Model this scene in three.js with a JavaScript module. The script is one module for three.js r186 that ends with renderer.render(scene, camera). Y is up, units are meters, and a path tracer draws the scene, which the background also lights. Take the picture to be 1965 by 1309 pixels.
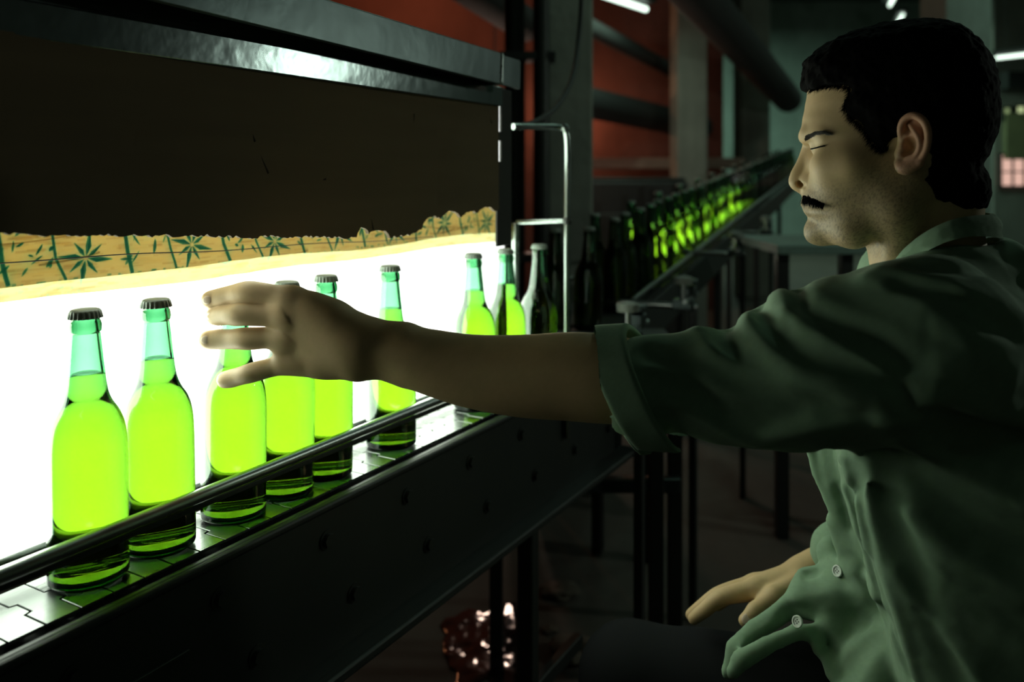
import * as THREE from 'three';
import { RoundedBoxGeometry } from 'three/addons/geometries/RoundedBoxGeometry.js';
import { mergeGeometries, toCreasedNormals } from 'three/addons/utils/BufferGeometryUtils.js';
import { RectAreaLightUniformsLib } from 'three/addons/lights/RectAreaLightUniformsLib.js';

// ---------------------------------------------------------------- camera, exposure, main lights
RectAreaLightUniformsLib.init();
const W = 1965, H = 1309, FOCAL = 1600, CX = 982.5, HORIZON = 340;      // lens in pixels; level camera with a shifted lens
const EYE = 1.188, BELT = 0.80;                                        // heights in metres
const scene = new THREE.Scene();
scene.background = new THREE.Color(0x000000);
const camera = new THREE.PerspectiveCamera(2 * Math.atan(H / 2 / FOCAL) * 180 / Math.PI, W / H, 0.02, 60);
camera.position.set(0, EYE, 0);
camera.lookAt(0, EYE, -1);
camera.setViewOffset(W, H, 0, H / 2 - HORIZON, W, H);
camera.focus = 0.9;
camera.userData.fStop = 3.6;
camera.updateProjectionMatrix();
const renderer = new THREE.WebGLRenderer({ antialias: true });
renderer.toneMapping = THREE.LinearToneMapping;
renderer.toneMappingExposure = 1.0;
renderer.shadowMap.enabled = true;
const PANEL = { glow: 1.4, light: 9 };                               // the inspection panel: what the eye sees, and the area light in front of it
const HALL = 1.0;                                                      // strength of the hall's tubes

// ---------------------------------------------------------------- helpers
const V = (x, y, z) => new THREE.Vector3(x, y, z);
const at = (px, py, d) => V((px - CX) / FOCAL * d, EYE - (py - HORIZON) / FOCAL * d, -d);   // a point seen in the photograph, at a depth in metres
const TURN = Math.PI / 3, SU = Math.sin(TURN), CU = Math.cos(TURN);
const line = (s, y, p) => V(CU * s + SU * p, y, -SU * s + CU * p);      // s along the conveyor, p across it towards the operator
const sOf = (px, p) => { const r = (px - CX) / FOCAL; return -p * (SU + r * CU) / (CU - r * SU); };   // where along the conveyor line a sight line meets the plane p
const used = {};
const numbered = (n) => { const k = used[n] = (used[n] ?? -1) + 1; return k ? `${n}_${String(k).padStart(3, '0')}` : n; };
const shade = (o) => { o.traverse((m) => { if (m.isMesh) { m.castShadow = true; m.receiveShadow = true; } }); return o; };
function tag(o, label, category, group) {
  o.userData = { label, category };
  if (group) o.userData.group = group;
  return o;
}
function thing(name, label, category, p = V(0, 0, 0), turn = 0, group) {
  const o = new THREE.Group(); o.name = numbered(name); scene.add(o);
  o.position.copy(p); o.rotation.y = turn;
  return tag(o, label, category, group);
}
function mesh(name, geo, mat, parent) {
  const m = new THREE.Mesh(Array.isArray(geo) ? mergeGeometries(geo.map((g) => { const k = g.index ? g.toNonIndexed() : g; for (const a of Object.keys(k.attributes)) if (!['position', 'normal', 'uv'].includes(a)) k.deleteAttribute(a); return k; })) : geo, mat);
  m.name = parent === scene ? numbered(name) : name;
  m.castShadow = m.receiveShadow = true;
  parent.add(m);
  return m;
}
function struct(name, geo, mat) { const m = mesh(name, geo, mat, scene); m.userData.kind = 'structure'; return m; }
function dup(o, p, turn, label) {
  const c = o.clone(); c.name = numbered(o.name.replace(/_\d{3}$/, '')); c.userData = { ...o.userData };
  c.position.copy(p); if (turn !== undefined) c.rotation.y = turn; if (label) c.userData.label = label;
  scene.add(c); return c;
}
const bx = (w, h, d, x = 0, y = 0, z = 0, r = 0.002) => { const g = new RoundedBoxGeometry(w, h, d, 2, Math.min(r, w / 2.1, h / 2.1, d / 2.1)); g.translate(x, y, z); return g; };
const tube = (pts, r, seg = 24, rad = 10, closed = false) => {
  const g = new THREE.TubeGeometry(new THREE.CatmullRomCurve3(pts, closed, 'centripetal'), seg, r, rad, closed);
  const parts = [g];
  if (!closed) for (const [p, q] of [[pts[0], pts[1]], [pts[pts.length - 1], pts[pts.length - 2]]]) {
    const c = new THREE.CircleGeometry(r, rad), n = p.clone().sub(q).normalize();
    c.applyQuaternion(new THREE.Quaternion().setFromUnitVectors(V(0, 0, 1), n)); c.translate(p.x, p.y, p.z); parts.push(c);
  }
  return mergeGeometries(parts.map((k) => k.toNonIndexed()));
};
const rod = (a, b, r, rad = 12) => tube([a, b], r, 1, rad);
const cyl = (r, h, x, y, z, rad = 20, r2 = r) => { const g = new THREE.CylinderGeometry(r2, r, h, rad); g.translate(x, y, z); return g; };
// noise
let seedN = 7;
const rnd = () => { seedN = (seedN * 1664525 + 1013904223) >>> 0; return seedN / 4294967296; };
const hash = (x, y, z) => { let h = Math.imul(x, 374761393) ^ Math.imul(y, 668265263) ^ Math.imul(z, 2147483647 - 61); h = Math.imul(h ^ (h >>> 13), 1274126177); return ((h ^ (h >>> 16)) >>> 0) / 4294967296; };
const fade = (t) => t * t * (3 - 2 * t), lerp = (a, b, t) => a + (b - a) * t, clamp = (x, a = 0, b = 1) => Math.min(b, Math.max(a, x));
const sstep = (a, b, x) => fade(clamp((x - a) / (b - a)));
function noise3(x, y, z, per = 0) {
  const X = Math.floor(x), Y = Math.floor(y), Z = Math.floor(z), u = fade(x - X), v = fade(y - Y), w = fade(z - Z);
  const m = (k) => per ? ((k % per) + per) % per : k, q = (i, j, k) => hash(m(X + i), m(Y + j), Z + k);
  return lerp(lerp(lerp(q(0, 0, 0), q(1, 0, 0), u), lerp(q(0, 1, 0), q(1, 1, 0), u), v), lerp(lerp(q(0, 0, 1), q(1, 0, 1), u), lerp(q(0, 1, 1), q(1, 1, 1), u), v), w);
}
const fbm = (x, y, z, per = 0, oct = 4) => { let s = 0, a = 0.5, t = 0; for (let k = 0; k < oct; k++) { s += a * noise3(x, y, z + k * 17, per); t += a; x *= 2; y *= 2; per *= 2; a *= 0.5; } return s / t; };
function tex(n, fn, srgb = false, rx = 1, ry = 1) {
  const d = new Uint8Array(n * n * 4);
  for (let y = 0; y < n; y++) for (let x = 0; x < n; x++) { const c = fn(x / n, y / n), i = (y * n + x) * 4; const k = Array.isArray(c) ? c : [c, c, c]; d[i] = clamp(k[0]) * 255; d[i + 1] = clamp(k[1]) * 255; d[i + 2] = clamp(k[2]) * 255; d[i + 3] = 255; }
  const t = new THREE.DataTexture(d, n, n); t.wrapS = t.wrapT = THREE.RepeatWrapping; t.magFilter = THREE.LinearFilter; t.minFilter = THREE.LinearFilter; t.repeat.set(rx, ry);
  if (srgb) t.colorSpace = THREE.SRGBColorSpace; t.needsUpdate = true; return t;
}
// uv in metres from the dominant axis of each face
function boxUV(g, scale = 1) {
  const k = g.index ? g.toNonIndexed() : g, p = k.attributes.position, n = k.attributes.normal, uv = new Float32Array(p.count * 2);
  for (let i = 0; i < p.count; i++) {
    const a = Math.abs(n.getX(i)), b = Math.abs(n.getY(i)), c = Math.abs(n.getZ(i));
    const [u, v] = b > a && b > c ? [p.getX(i), p.getZ(i)] : a > c ? [p.getZ(i), p.getY(i)] : [p.getX(i), p.getY(i)];
    uv[2 * i] = u * scale; uv[2 * i + 1] = v * scale;
  }
  k.setAttribute('uv', new THREE.BufferAttribute(uv, 2)); return k;
}

// ---------------------------------------------------------------- materials
const std = (color, roughness = 0.6, metalness = 0, o = {}) => new THREE.MeshStandardMaterial({ color, roughness, metalness, ...o });
const lin = (r, g, b) => new THREE.Color().setRGB(r, g, b);
const grimeMap = tex(256, (u, v) => { const f = fbm(u * 6, v * 6, 3, 6, 5), s = fbm(u * 40, v * 3, 9, 40, 2); return 0.55 + 0.35 * f + 0.12 * s; });
const roughMap = tex(256, (u, v) => 0.35 + 0.5 * fbm(u * 9, v * 9, 5, 9, 4));
const softRough = tex(256, (u, v) => 0.6 + 0.16 * fbm(u * 5, v * 5, 6, 5, 4));
const scratchMap = tex(256, (u, v) => 0.5 + 0.25 * (fbm(u * 3, v * 90, 2, 3 * 30, 2) - 0.5) + 0.3 * (fbm(u * 12, v * 12, 8, 12, 3) - 0.5));
const pitMap = tex(256, (u, v) => fbm(u * 24, v * 24, 1, 24, 4));
const M = {
  matteBlack: std(lin(0.035, 0.035, 0.033), 0.9),
  strip: std(lin(0.24, 0.28, 0.28), 0.16, 0.95, { map: grimeMap, bumpMap: pitMap, bumpScale: 0.0002 }),
  steel: std(lin(0.2, 0.23, 0.22), 0.5, 1, { roughnessMap: roughMap, bumpMap: pitMap, bumpScale: 0.00015 }),
  slat: std(lin(0.115, 0.125, 0.12), 0.5, 1, { roughnessMap: roughMap, bumpMap: scratchMap, bumpScale: 0.0004 }),
  rail: std(lin(0.33, 0.35, 0.34), 0.32, 1),
  galvanised: std(lin(0.1, 0.125, 0.125), 0.5, 0.9, { map: grimeMap, roughnessMap: softRough, bumpMap: pitMap, bumpScale: 0.00022 }),
  blackPaint: std(lin(0.022, 0.026, 0.024), 0.5, 0, { map: grimeMap, bumpMap: pitMap, bumpScale: 0.0003 }),
  darkSteel: std(lin(0.06, 0.065, 0.06), 0.5, 0.6, { map: grimeMap }),
  cable: std(lin(0.03, 0.032, 0.03), 0.6),
  plaster: std(lin(0.32, 0.34, 0.29), 0.9, 0, { map: grimeMap, bumpMap: pitMap, bumpScale: 0.004 }),
  paleWall: std(lin(0.42, 0.52, 0.46), 0.9, 0, { map: grimeMap, bumpMap: pitMap, bumpScale: 0.004 }),
  redWall: std(lin(0.2, 0.088, 0.07), 0.9, 0, { map: grimeMap, bumpMap: pitMap, bumpScale: 0.006 }),
  concrete: std(lin(0.1, 0.085, 0.07), 0.85, 0, { map: grimeMap, bumpMap: pitMap, bumpScale: 0.004 }),
  ceiling: std(lin(0.1, 0.11, 0.1), 0.95, 0, { map: grimeMap }),
};
// ---------------------------------------------------------------- the hall
{
  const room = (w, h, d, x, y, z, m, k = 1) => [boxUV(bx(w, h, d, x, y, z, 0.004), k), m];
  const add = (n, a) => struct(n, ...a);
  add('floor', room(16, 0.2, 18, 1, -0.1, -5.5, M.concrete, 0.6));
  add('ceiling', room(16, 0.2, 18, 1, 4.3, -5.5, M.ceiling, 0.5));
  add('wall_left', room(0.2, 4.2, 18, -6.9, 2.1, -5.5, M.redWall, 0.7));
  add('wall_right', room(0.2, 4.2, 18, 8.9, 2.1, -5.5, M.paleWall, 0.7));
  add('wall_rear', room(16, 4.2, 0.2, 1, 2.1, 3.4, M.paleWall, 0.7));
  add('wall_far_right', room(2.5, 4.2, 0.2, 7.55, 2.1, -11, M.plaster, 0.7));
  add('wall_back', room(16, 4.2, 0.2, 1, 2.1, -14.4, M.paleWall, 0.7));
  add('wall_partition', room(8.7, 4.2, 0.2, -2.45, 2.1, -7.6, M.redWall, 0.7));
}
// piers: a pixel span, a depth
function pier(name, x0, x1, d, deep, m, label, y0 = 0, y1 = 4.2) {
  const w = (x1 - x0) / FOCAL * d, c = at((x0 + x1) / 2, HORIZON, d);
  const o = mesh(name, boxUV(bx(w, y1 - y0, deep, 0, (y1 - y0) / 2, -deep / 2, 0.012), 0.9), m, scene);
  o.position.set(c.x, y0, c.z);
  return tag(o, label, 'pillar');
}
pier('pillar', 1040, 1138, 3.1, 0.34, M.plaster, 'tall grimy plaster pillar behind the end of the light box, with conduits on its left');
pier('pillar', 1300, 1358, 6.0, 0.3, M.plaster, 'grey pillar standing above the far bottles, second along the hall');
pier('pillar', 1422, 1478, 8.2, 0.3, M.plaster, 'small far pillar nearest the queue of bottles just left of the man\'s forehead');
pier('pillar', 1815, 1903, 6.2, 0.4, M.paleWall, 'pale green pillar rising behind the back of the man\'s head');
// vertical conduits and a pipe beside the first pillar
{
  const t = thing('wall_conduit', 'dark vertical conduit pipes clamped beside the tall grimy pillar', 'pipe', V(at(1012, 340, 3.0).x, 0, -3.0));
  for (const [x, r, z] of [[-0.045, 0.038, -0.05], [0.05, 0.03, 0.02]]) mesh('pipe', rod(V(x, 0, z), V(x, 4.2, z), r, 16), M.darkSteel, t);
  for (const y of [0.9, 1.62, 2.6]) mesh('clamp', bx(0.2, 0.03, 0.11, 0, y, -0.01), M.blackPaint, t);
}
{
  const c = mesh('power_cable', tube([at(1118, -60, 2.2), at(1112, 60, 2.15), at(1098, 150, 2.05), at(1068, 205, 1.95), at(1025, 234, 1.85), at(985, 243, 1.74)], 0.006, 60, 10), M.cable, scene);
  tag(c, 'black power cable sagging from above to the end of the light box', 'cable');
}
// overhead ducts and beams
{
  const o = mesh('overhead_duct', rod(at(1285, -70, 4.2), at(1512, 190, 7.9), 0.13, 20), M.matteBlack, scene);
  tag(o, 'long dark overhead duct slanting down towards the man\'s forehead', 'duct');
  const b = mesh('overhead_pipe', rod(at(1100, 35, 5.2), at(1345, 165, 7.4), 0.06, 14), M.matteBlack, scene);
  tag(b, 'thin dark pipe crossing the red partition wall between two pillars', 'pipe');
  const b2 = mesh('overhead_pipe', rod(at(1100, 190, 5.6), at(1345, 245, 7.2), 0.11, 14), M.matteBlack, scene);
  tag(b2, 'thick black pipe crossing low on the red partition wall between two pillars', 'pipe');
  const b3 = mesh('overhead_pipe', rod(at(880, -40, 3.6), at(1010, 48, 4.4), 0.09, 14), M.matteBlack, scene);
  tag(b3, 'dark pipe high above the far end of the light box', 'pipe');
  const r = mesh('wall_ledge', bx(1.2, 0.085, 0.3, 0, 0, 0, 0.01), std(lin(0.42, 0.27, 0.21), 0.8, 0, { map: grimeMap }), scene);
  r.position.copy(at(1275, 314, 6.6)); tag(r, 'long reddish ledge running behind the queue of far bottles', 'ledge');
  const t = thing('filling_machine', 'dark bottling machine block standing low behind the far bottles', 'machine', V(0.68, 0, -5.5));
  mesh('housing', bx(0.95, 1.16, 0.7, 0, 0.58, -0.3, 0.02), M.blackPaint, t);
  mesh('top_rail', rod(V(-0.46, 1.172, 0.0), V(0.46, 1.172, 0.0), 0.014), M.darkSteel, t);
  for (const x of [-0.3, 0, 0.3]) mesh('hatch', bx(0.26, 0.5, 0.02, x, 0.7, 0.055, 0.008), M.darkSteel, t);
}
// hall lamps: a tube fitting with its light just below
const tubeGlow = new THREE.MeshStandardMaterial({ color: 0x111111, emissive: lin(0.8, 1, 0.85), emissiveIntensity: 2.2, roughness: 0.5 });
function tubeLamp(p, len, turn, power, label, color = [0.62, 1, 0.78]) {
  const t = thing('tube_lamp', label, 'lamp', p, turn);
  mesh('housing', bx(0.14, 0.05, len + 0.06, 0, 0.06, 0, 0.01), M.darkSteel, t);
  mesh('lamp_tube', (() => { const g = new THREE.CapsuleGeometry(0.019, len, 6, 14); g.rotateX(Math.PI / 2); return g; })(), tubeGlow, t);
  for (const z of [-0.3, 0.3]) mesh('hanger', rod(V(0, 0.08, z * len), V(0, 4.2 - p.y, z * len), 0.004, 6), M.darkSteel, t);
  const l = new THREE.RectAreaLight(lin(...color), power * HALL, 0.1, len);
  l.position.set(0, -0.03, 0); l.rotation.x = -Math.PI / 2; t.add(l);
  return t;
}
tubeLamp(V(0.70, EYE + 1.11, -5.27), 0.6, -0.653, 14, 'bright tube lamp hanging over the middle of the hall, largest lamp in view');
tubeLamp(V(0.9, 3.3, -2.6), 1.2, 0.2, 12, 'tube lamp hanging out of frame above the far bottles');
tubeLamp(V(2.9, 3.78, -11.4), 1.2, 0.2, 170, 'tube lamp hanging out of frame before the far green wall');
tubeLamp(V(4.7, 3.78, -5.0), 1.2, 0.2, 30, 'tube lamp hanging out of frame above the pale green pillar');
for (const [x, y, d, label] of [[1714, -2, 9, 'distant tube lamp seen end on at the top edge above the man\'s hair'], [1727, 37, 11.5, 'distant tube lamp seen end on, just touching the top of the man\'s hair'], [1957, 106, 9.5, 'distant tube lamp at the right edge level with the crown of the man\'s head']])
  { const p = at(x, y, d); tubeLamp(p, d === 9.5 ? 0.5 : 0.7, d === 9.5 ? 0.6 : Math.atan2(p.x, p.z) + 0.1, 30, label); }
function bulb(p, power, color, label, r = 0.035, glow = 6) {
  const t = thing('light_bulb', label, 'bulb', p);
  mesh('bulb', new THREE.SphereGeometry(r, 20, 14), new THREE.MeshStandardMaterial({ color: 0x111111, emissive: lin(...color), emissiveIntensity: glow }), t);
  mesh('socket', cyl(r * 0.5, 0.05, 0, r + 0.02, 0, 14), M.blackPaint, t);
  mesh('flex', rod(V(0, r + 0.04, 0), V(0, Math.max(0.2, 4.2 - p.y), 0), 0.004, 8), M.cable, t);
  const l = new THREE.PointLight(lin(...color), power); l.shadow.radius = r / 0.02; t.add(l);
  return t;
}
tubeLamp(V(-0.4, 3.4, 1.7), 1.2, 1.2, 1.2, 'tube lamp hanging high behind the camera');
bulb(at(1092, 215, 7.15), 0.55, [1, 0.42, 0.22], 'small warm bulb hidden behind the tall grimy pillar', 0.03);
bulb(at(762, -40, 6.6), 1.2, [1, 0.36, 0.16], 'orange bulb just above the frame over the red partition wall');
bulb(V(-0.1, 1.45, -4.8), 0.5, [1, 0.7, 0.55], 'warm bulb hung low behind the light box, seen only in the wet floor', 0.045, 42);
bulb(V(2.9, 1.747, -1.893), 1.3, [0.85, 1, 0.85], 'bare bulb to the right of the operator, out of frame', 0.05, 30);
// lit windows far behind the man
{
  const glow = (c, k) => new THREE.MeshStandardMaterial({ color: 0x0a0a0a, emissive: lin(...c), emissiveIntensity: k });
  const win = (x0, x1, y0, y1, d, c, k, label, bars) => {
    const a = at(x0, y0, d), b = at(x1, y1, d), w = b.x - a.x, h = a.y - b.y;
    const t = thing('lit_window', label, 'window', V((a.x + b.x) / 2, b.y, -d));
    mesh('pane', bx(w, h, 0.02, 0, h / 2, -0.02, 0.003), glow(c, k), t);
    mesh('frame', [bx(w + 0.05, 0.025, 0.06, 0, -0.0125, 0), bx(w + 0.05, 0.025, 0.06, 0, h + 0.0125, 0), bx(0.025, h, 0.06, -w / 2 - 0.0125, h / 2, 0), bx(0.025, h, 0.06, w / 2 + 0.0125, h / 2, 0)], M.darkSteel, t);
    const l = new THREE.RectAreaLight(lin(...c), k * 0.6, w, h); l.position.set(0, h / 2, 0.04); l.rotation.y = Math.PI; t.add(l);
    for (let i = 1; i < bars; i++) mesh('mullion', bx(0.02, h, 0.03, -w / 2 + w * i / bars, h / 2, 0), M.darkSteel, t);
    mesh('mullion', bx(w, 0.02, 0.03, 0, h * 0.45, 0), M.darkSteel, t);
  };
  win(1921, 2010, 298, 356, 10.85, [1, 0.62, 0.5], 0.75, 'pinkish lit window behind the nape of the man\'s neck', 4);
  win(1926, 1938, 208, 228, 10.85, [0.75, 1, 0.45], 0.3, 'tiny yellow-green lit pane left of another behind the man\'s head', 1);
  win(1950, 1985, 205, 228, 10.85, [0.85, 1, 0.5], 0.55, 'yellow-green lit pane at the right edge behind the man\'s head', 2);
  const b = mesh('wall_beam', bx(2.2, 0.22, 0.2, 0, 0, 0), M.blackPaint, scene); b.position.copy(at(2090, 155, 10.75)); tag(b, 'dark horizontal beam at the right edge behind the man\'s head', 'beam');
  const g = mesh('wall_panel', boxUV(bx(1.6, 0.6, 0.1, 0, 0, 0)), std(lin(0.3, 0.32, 0.16), 0.8, 0, { map: grimeMap }), scene); g.position.copy(at(2045, 262, 10.84)); tag(g, 'olive panel between the lit panes and the pinkish window', 'panel');
}
// ---------------------------------------------------------------- the inspection light box (local x along the line, z towards the operator)
const P0 = -0.756;                                                     // the row of bottles
const S0 = 0.2, SP = 0.395, S1 = 1.425, PB = -0.84;                                // panel: start, end, plane
const panelY0 = BELT + 0.012, panelY1 = EYE + 0.14;
{
  const o = line(0, 0, 0), box = thing('light_box', 'long inspection light box with a white glowing panel and a galvanised hood', 'light box', line(0.7, 0, PB), TURN);
  const X = (s) => s - 0.7, Z = (p) => p - PB, Y = (y) => y;
  const pw = S1 - SP, ph = panelY1 - panelY0, pc = (SP + S1) / 2, ym = (panelY0 + panelY1) / 2;
  mesh('glowing_panel', bx(pw, ph, 0.006, X(pc), ym, -0.003, 0.001), new THREE.MeshStandardMaterial({ color: lin(0.5, 0.5, 0.5), roughness: 0.6, emissive: lin(0.97, 1, 0.98), emissiveIntensity: PANEL.glow }), box);
  const l = new THREE.RectAreaLight(lin(0.86, 1, 0.8), PANEL.light, pw - 0.01, ph - 0.01);
  l.position.set(X(pc), ym, 0.003); l.rotation.y = Math.PI; box.add(l);
  // body behind the panel, its end plate and the roof that carries the hood
  mesh('casing', boxUV(bx(pw + 0.04, ph + 0.06, 0.14, X(pc), ym + 0.01, -0.078, 0.006)), M.galvanised, box);
  mesh('roof', boxUV(bx(1.09 - S0, 0.01, 0.24, X((S0 + 1.09) / 2), EYE + 0.183, 0.06, 0.003)), M.galvanised, box);
  mesh('hood_back', bx(1.17 - S0, 0.08, 0.006, X((S0 + 1.17) / 2), EYE + 0.14, Z(-0.712), 0.002), M.galvanised, box);
  const bar = (name, s0, s1, y0, y1, p, t) => mesh(name, boxUV(bx(s1 - s0, y1 - y0, t, X((s0 + s1) / 2), EYE + (y0 + y1) / 2, Z(p), 0.003), 3), (name === 'front_strip' ? M.strip : M.galvanised), box);
  // the hood's front: a folded channel with a lip, turned in at its end
  const lid = new THREE.Group(); lid.name = 'hood'; box.add(lid); lid.position.set(X(0.62), EYE + 0.156, Z(-0.66)); lid.rotation.z = -0.0275;
  mesh('hood_lip', boxUV(bx(1.107 - S0, 0.0495, 0.006, (S0 + 1.107) / 2 - 0.62, 0.02475, 0, 0.002), 3), M.galvanised, lid);
  mesh('hood_end', boxUV(bx(0.006, 0.0485, 0.05, 0.489, 0.02425, -0.027, 0.002)), M.galvanised, lid);
  mesh('hood_flange', boxUV(bx(0.064, 0.047, 0.004, 0.52, 0.0242, -0.003, 0.001), 3), M.galvanised, lid);
  mesh('hood_corner', bx(0.01, 0.0505, 0.009, 0.486, 0.0248, 0.001, 0.004), M.steel, lid);
  bar('front_strip', S0, 1.176, 0.1155, 0.148, -0.698, 0.004);
  mesh('corner_post', bx(0.034, 0.26, 0.005, X(1.203), EYE + 0.016, Z(-0.707), 0.002), M.matteBlack, box);
  for (const [y0, y1] of [[-0.114, 0.026], [0.06, 0.075]]) mesh('edge_strip', bx(0.016, y1 - y0, 0.004, X(1.179), EYE + (y0 + y1) / 2, Z(-0.706), 0.001), M.matteBlack, box);
}
// ragged sheets: an outline in (s, height), given its thickness and a gentle buckle
function sheet(outline, thick, buckle, nx = 110) {
  // outline: { s0, s1, top(s), bottom(s) } -> closed slab, local x along, z out
  const ny = 14, pos = [], uv = [], idx = [];
  for (let side = 0; side < 2; side++) for (let i = 0; i <= nx; i++) {
    const s = lerp(outline.s0, outline.s1, i / nx), a = outline.bottom(s), b = outline.top(s);
    for (let j = 0; j <= ny; j++) { const y = lerp(a, b, j / ny); pos.push(s, y, buckle(s, y) + (side ? -thick / 2 : thick / 2)); uv.push(s, y); }
  }
  const n = (nx + 1) * (ny + 1), id = (k, i, j) => k * n + i * (ny + 1) + j;
  for (let i = 0; i < nx; i++) for (let j = 0; j < ny; j++) {
    idx.push(id(0, i, j), id(0, i + 1, j), id(0, i + 1, j + 1), id(0, i, j), id(0, i + 1, j + 1), id(0, i, j + 1));
    idx.push(id(1, i, j), id(1, i + 1, j + 1), id(1, i + 1, j), id(1, i, j), id(1, i, j + 1), id(1, i + 1, j + 1));
  }
  const edge = (list) => { for (let k = 0; k + 1 < list.length; k++) { const [a, b] = [list[k], list[k + 1]]; idx.push(a, a + n, b, b, a + n, b + n); } };
  const r = (m) => [...Array(m + 1).keys()];
  edge(r(nx).map((i) => id(0, i, 0)).reverse()); edge(r(nx).map((i) => id(0, i, ny))); edge(r(ny).map((j) => id(0, 0, j))); edge(r(ny).map((j) => id(0, nx, j)).reverse());
  const g = new THREE.BufferGeometry(); g.setAttribute('position', new THREE.Float32BufferAttribute(pos, 3)); g.setAttribute('uv', new THREE.Float32BufferAttribute(uv, 2)); g.setIndex(idx);
  return toCreasedNormals(g, 0.7);
}
{ // brown cardboard flap with a torn lower edge
  const P = -0.703, rough = (s) => 0.004 * (fbm(s * 60, 1, 1, 0, 3) - 0.5) + 0.003 * (noise3(s * 260, 4, 2) - 0.5);
  const bites = [[0.835, 0.012, 0.012], [0.868, 0.022, 0.01], [0.99, 0.026, 0.013], [1.035, 0.03, 0.017], [1.09, 0.034, 0.014], [1.135, 0.03, 0.02], [1.17, 0.02, 0.016]];
  const bottom = (s) => { let y = lerp(EYE - 0.0466, EYE - 0.0715, clamp((s - 0.379) / 0.36)) ; if (s > 0.739) y = lerp(EYE - 0.0715, EYE - 0.081, clamp((s - 0.739) / 0.15));
    let t = 0; for (const [c, w, h] of bites) t = Math.max(t, h * Math.sqrt(Math.max(0, 1 - ((s - c) / w) ** 2))); y += t + sstep(0.93, 0.99, s) * 0.012 + rough(s); return y; };
  const dents = [[0.53, 0.02, 0.05, 0.0022], [1.06, 0.075, 0.03, 0.0018], [0.56, 0.035, 0.03, 0.0016]];
  const buck = (s, y) => 0.004 * Math.sin(s * 5) + 0.0016 * fbm(s * 14, y * 18, 3, 0, 3) - 0.0022 * Math.exp(-(((y - EYE - 0.035 + 0.016 * (s - 0.4)) / 0.0022) ** 2)) * sstep(0.72, 0.6, s);
  const t = thing('cardboard_flap', 'dark brown cardboard sheet with a torn lower edge hanging under the metal hood', 'cardboard', line(0, 0, P), TURN);
  mesh('board', sheet({ s0: S0, s1: 1.172, top: () => EYE + 0.119, bottom }, 0.005, buck, 520), std(lin(0.15, 0.105, 0.06), 0.95, 0, { map: tex(256, (u, v) => 0.8 + 0.2 * fbm(u * 5, v * 60, 4, 5 * 12, 3)), bumpMap: tex(256, (u, v) => 0.5 + 0.5 * Math.sin(v * 6.283 * 40) * 0.2 + 0.3 * fbm(u * 20, v * 20, 6, 20, 3)), bumpScale: 0.0007 }), t);
  // punctures and slits: short dark folded-in tears
  for (const [px, py, len, a] of [[483, 262, 0.012, -1.2], [502, 310, 0.03, -1.05], [795, 232, 0.02, 1.5], [714, 425, 0.022, -1.3], [620, 345, 0.008, 0.2], [940, 228, 0.016, -1.1]]) {
    const s = sOf(px, P), d = SU * s - CU * P, y = EYE - (py - HORIZON) / FOCAL * d;
    const g = new THREE.ConeGeometry(0.0016, len, 6); g.scale(1, 1, 0.7); g.rotateZ(a + Math.PI / 2); g.translate(s, y, buck(s, y) + 0.0022);
    mesh('tear', g, std(lin(0.03, 0.02, 0.012), 1), t);
  }
}
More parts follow.
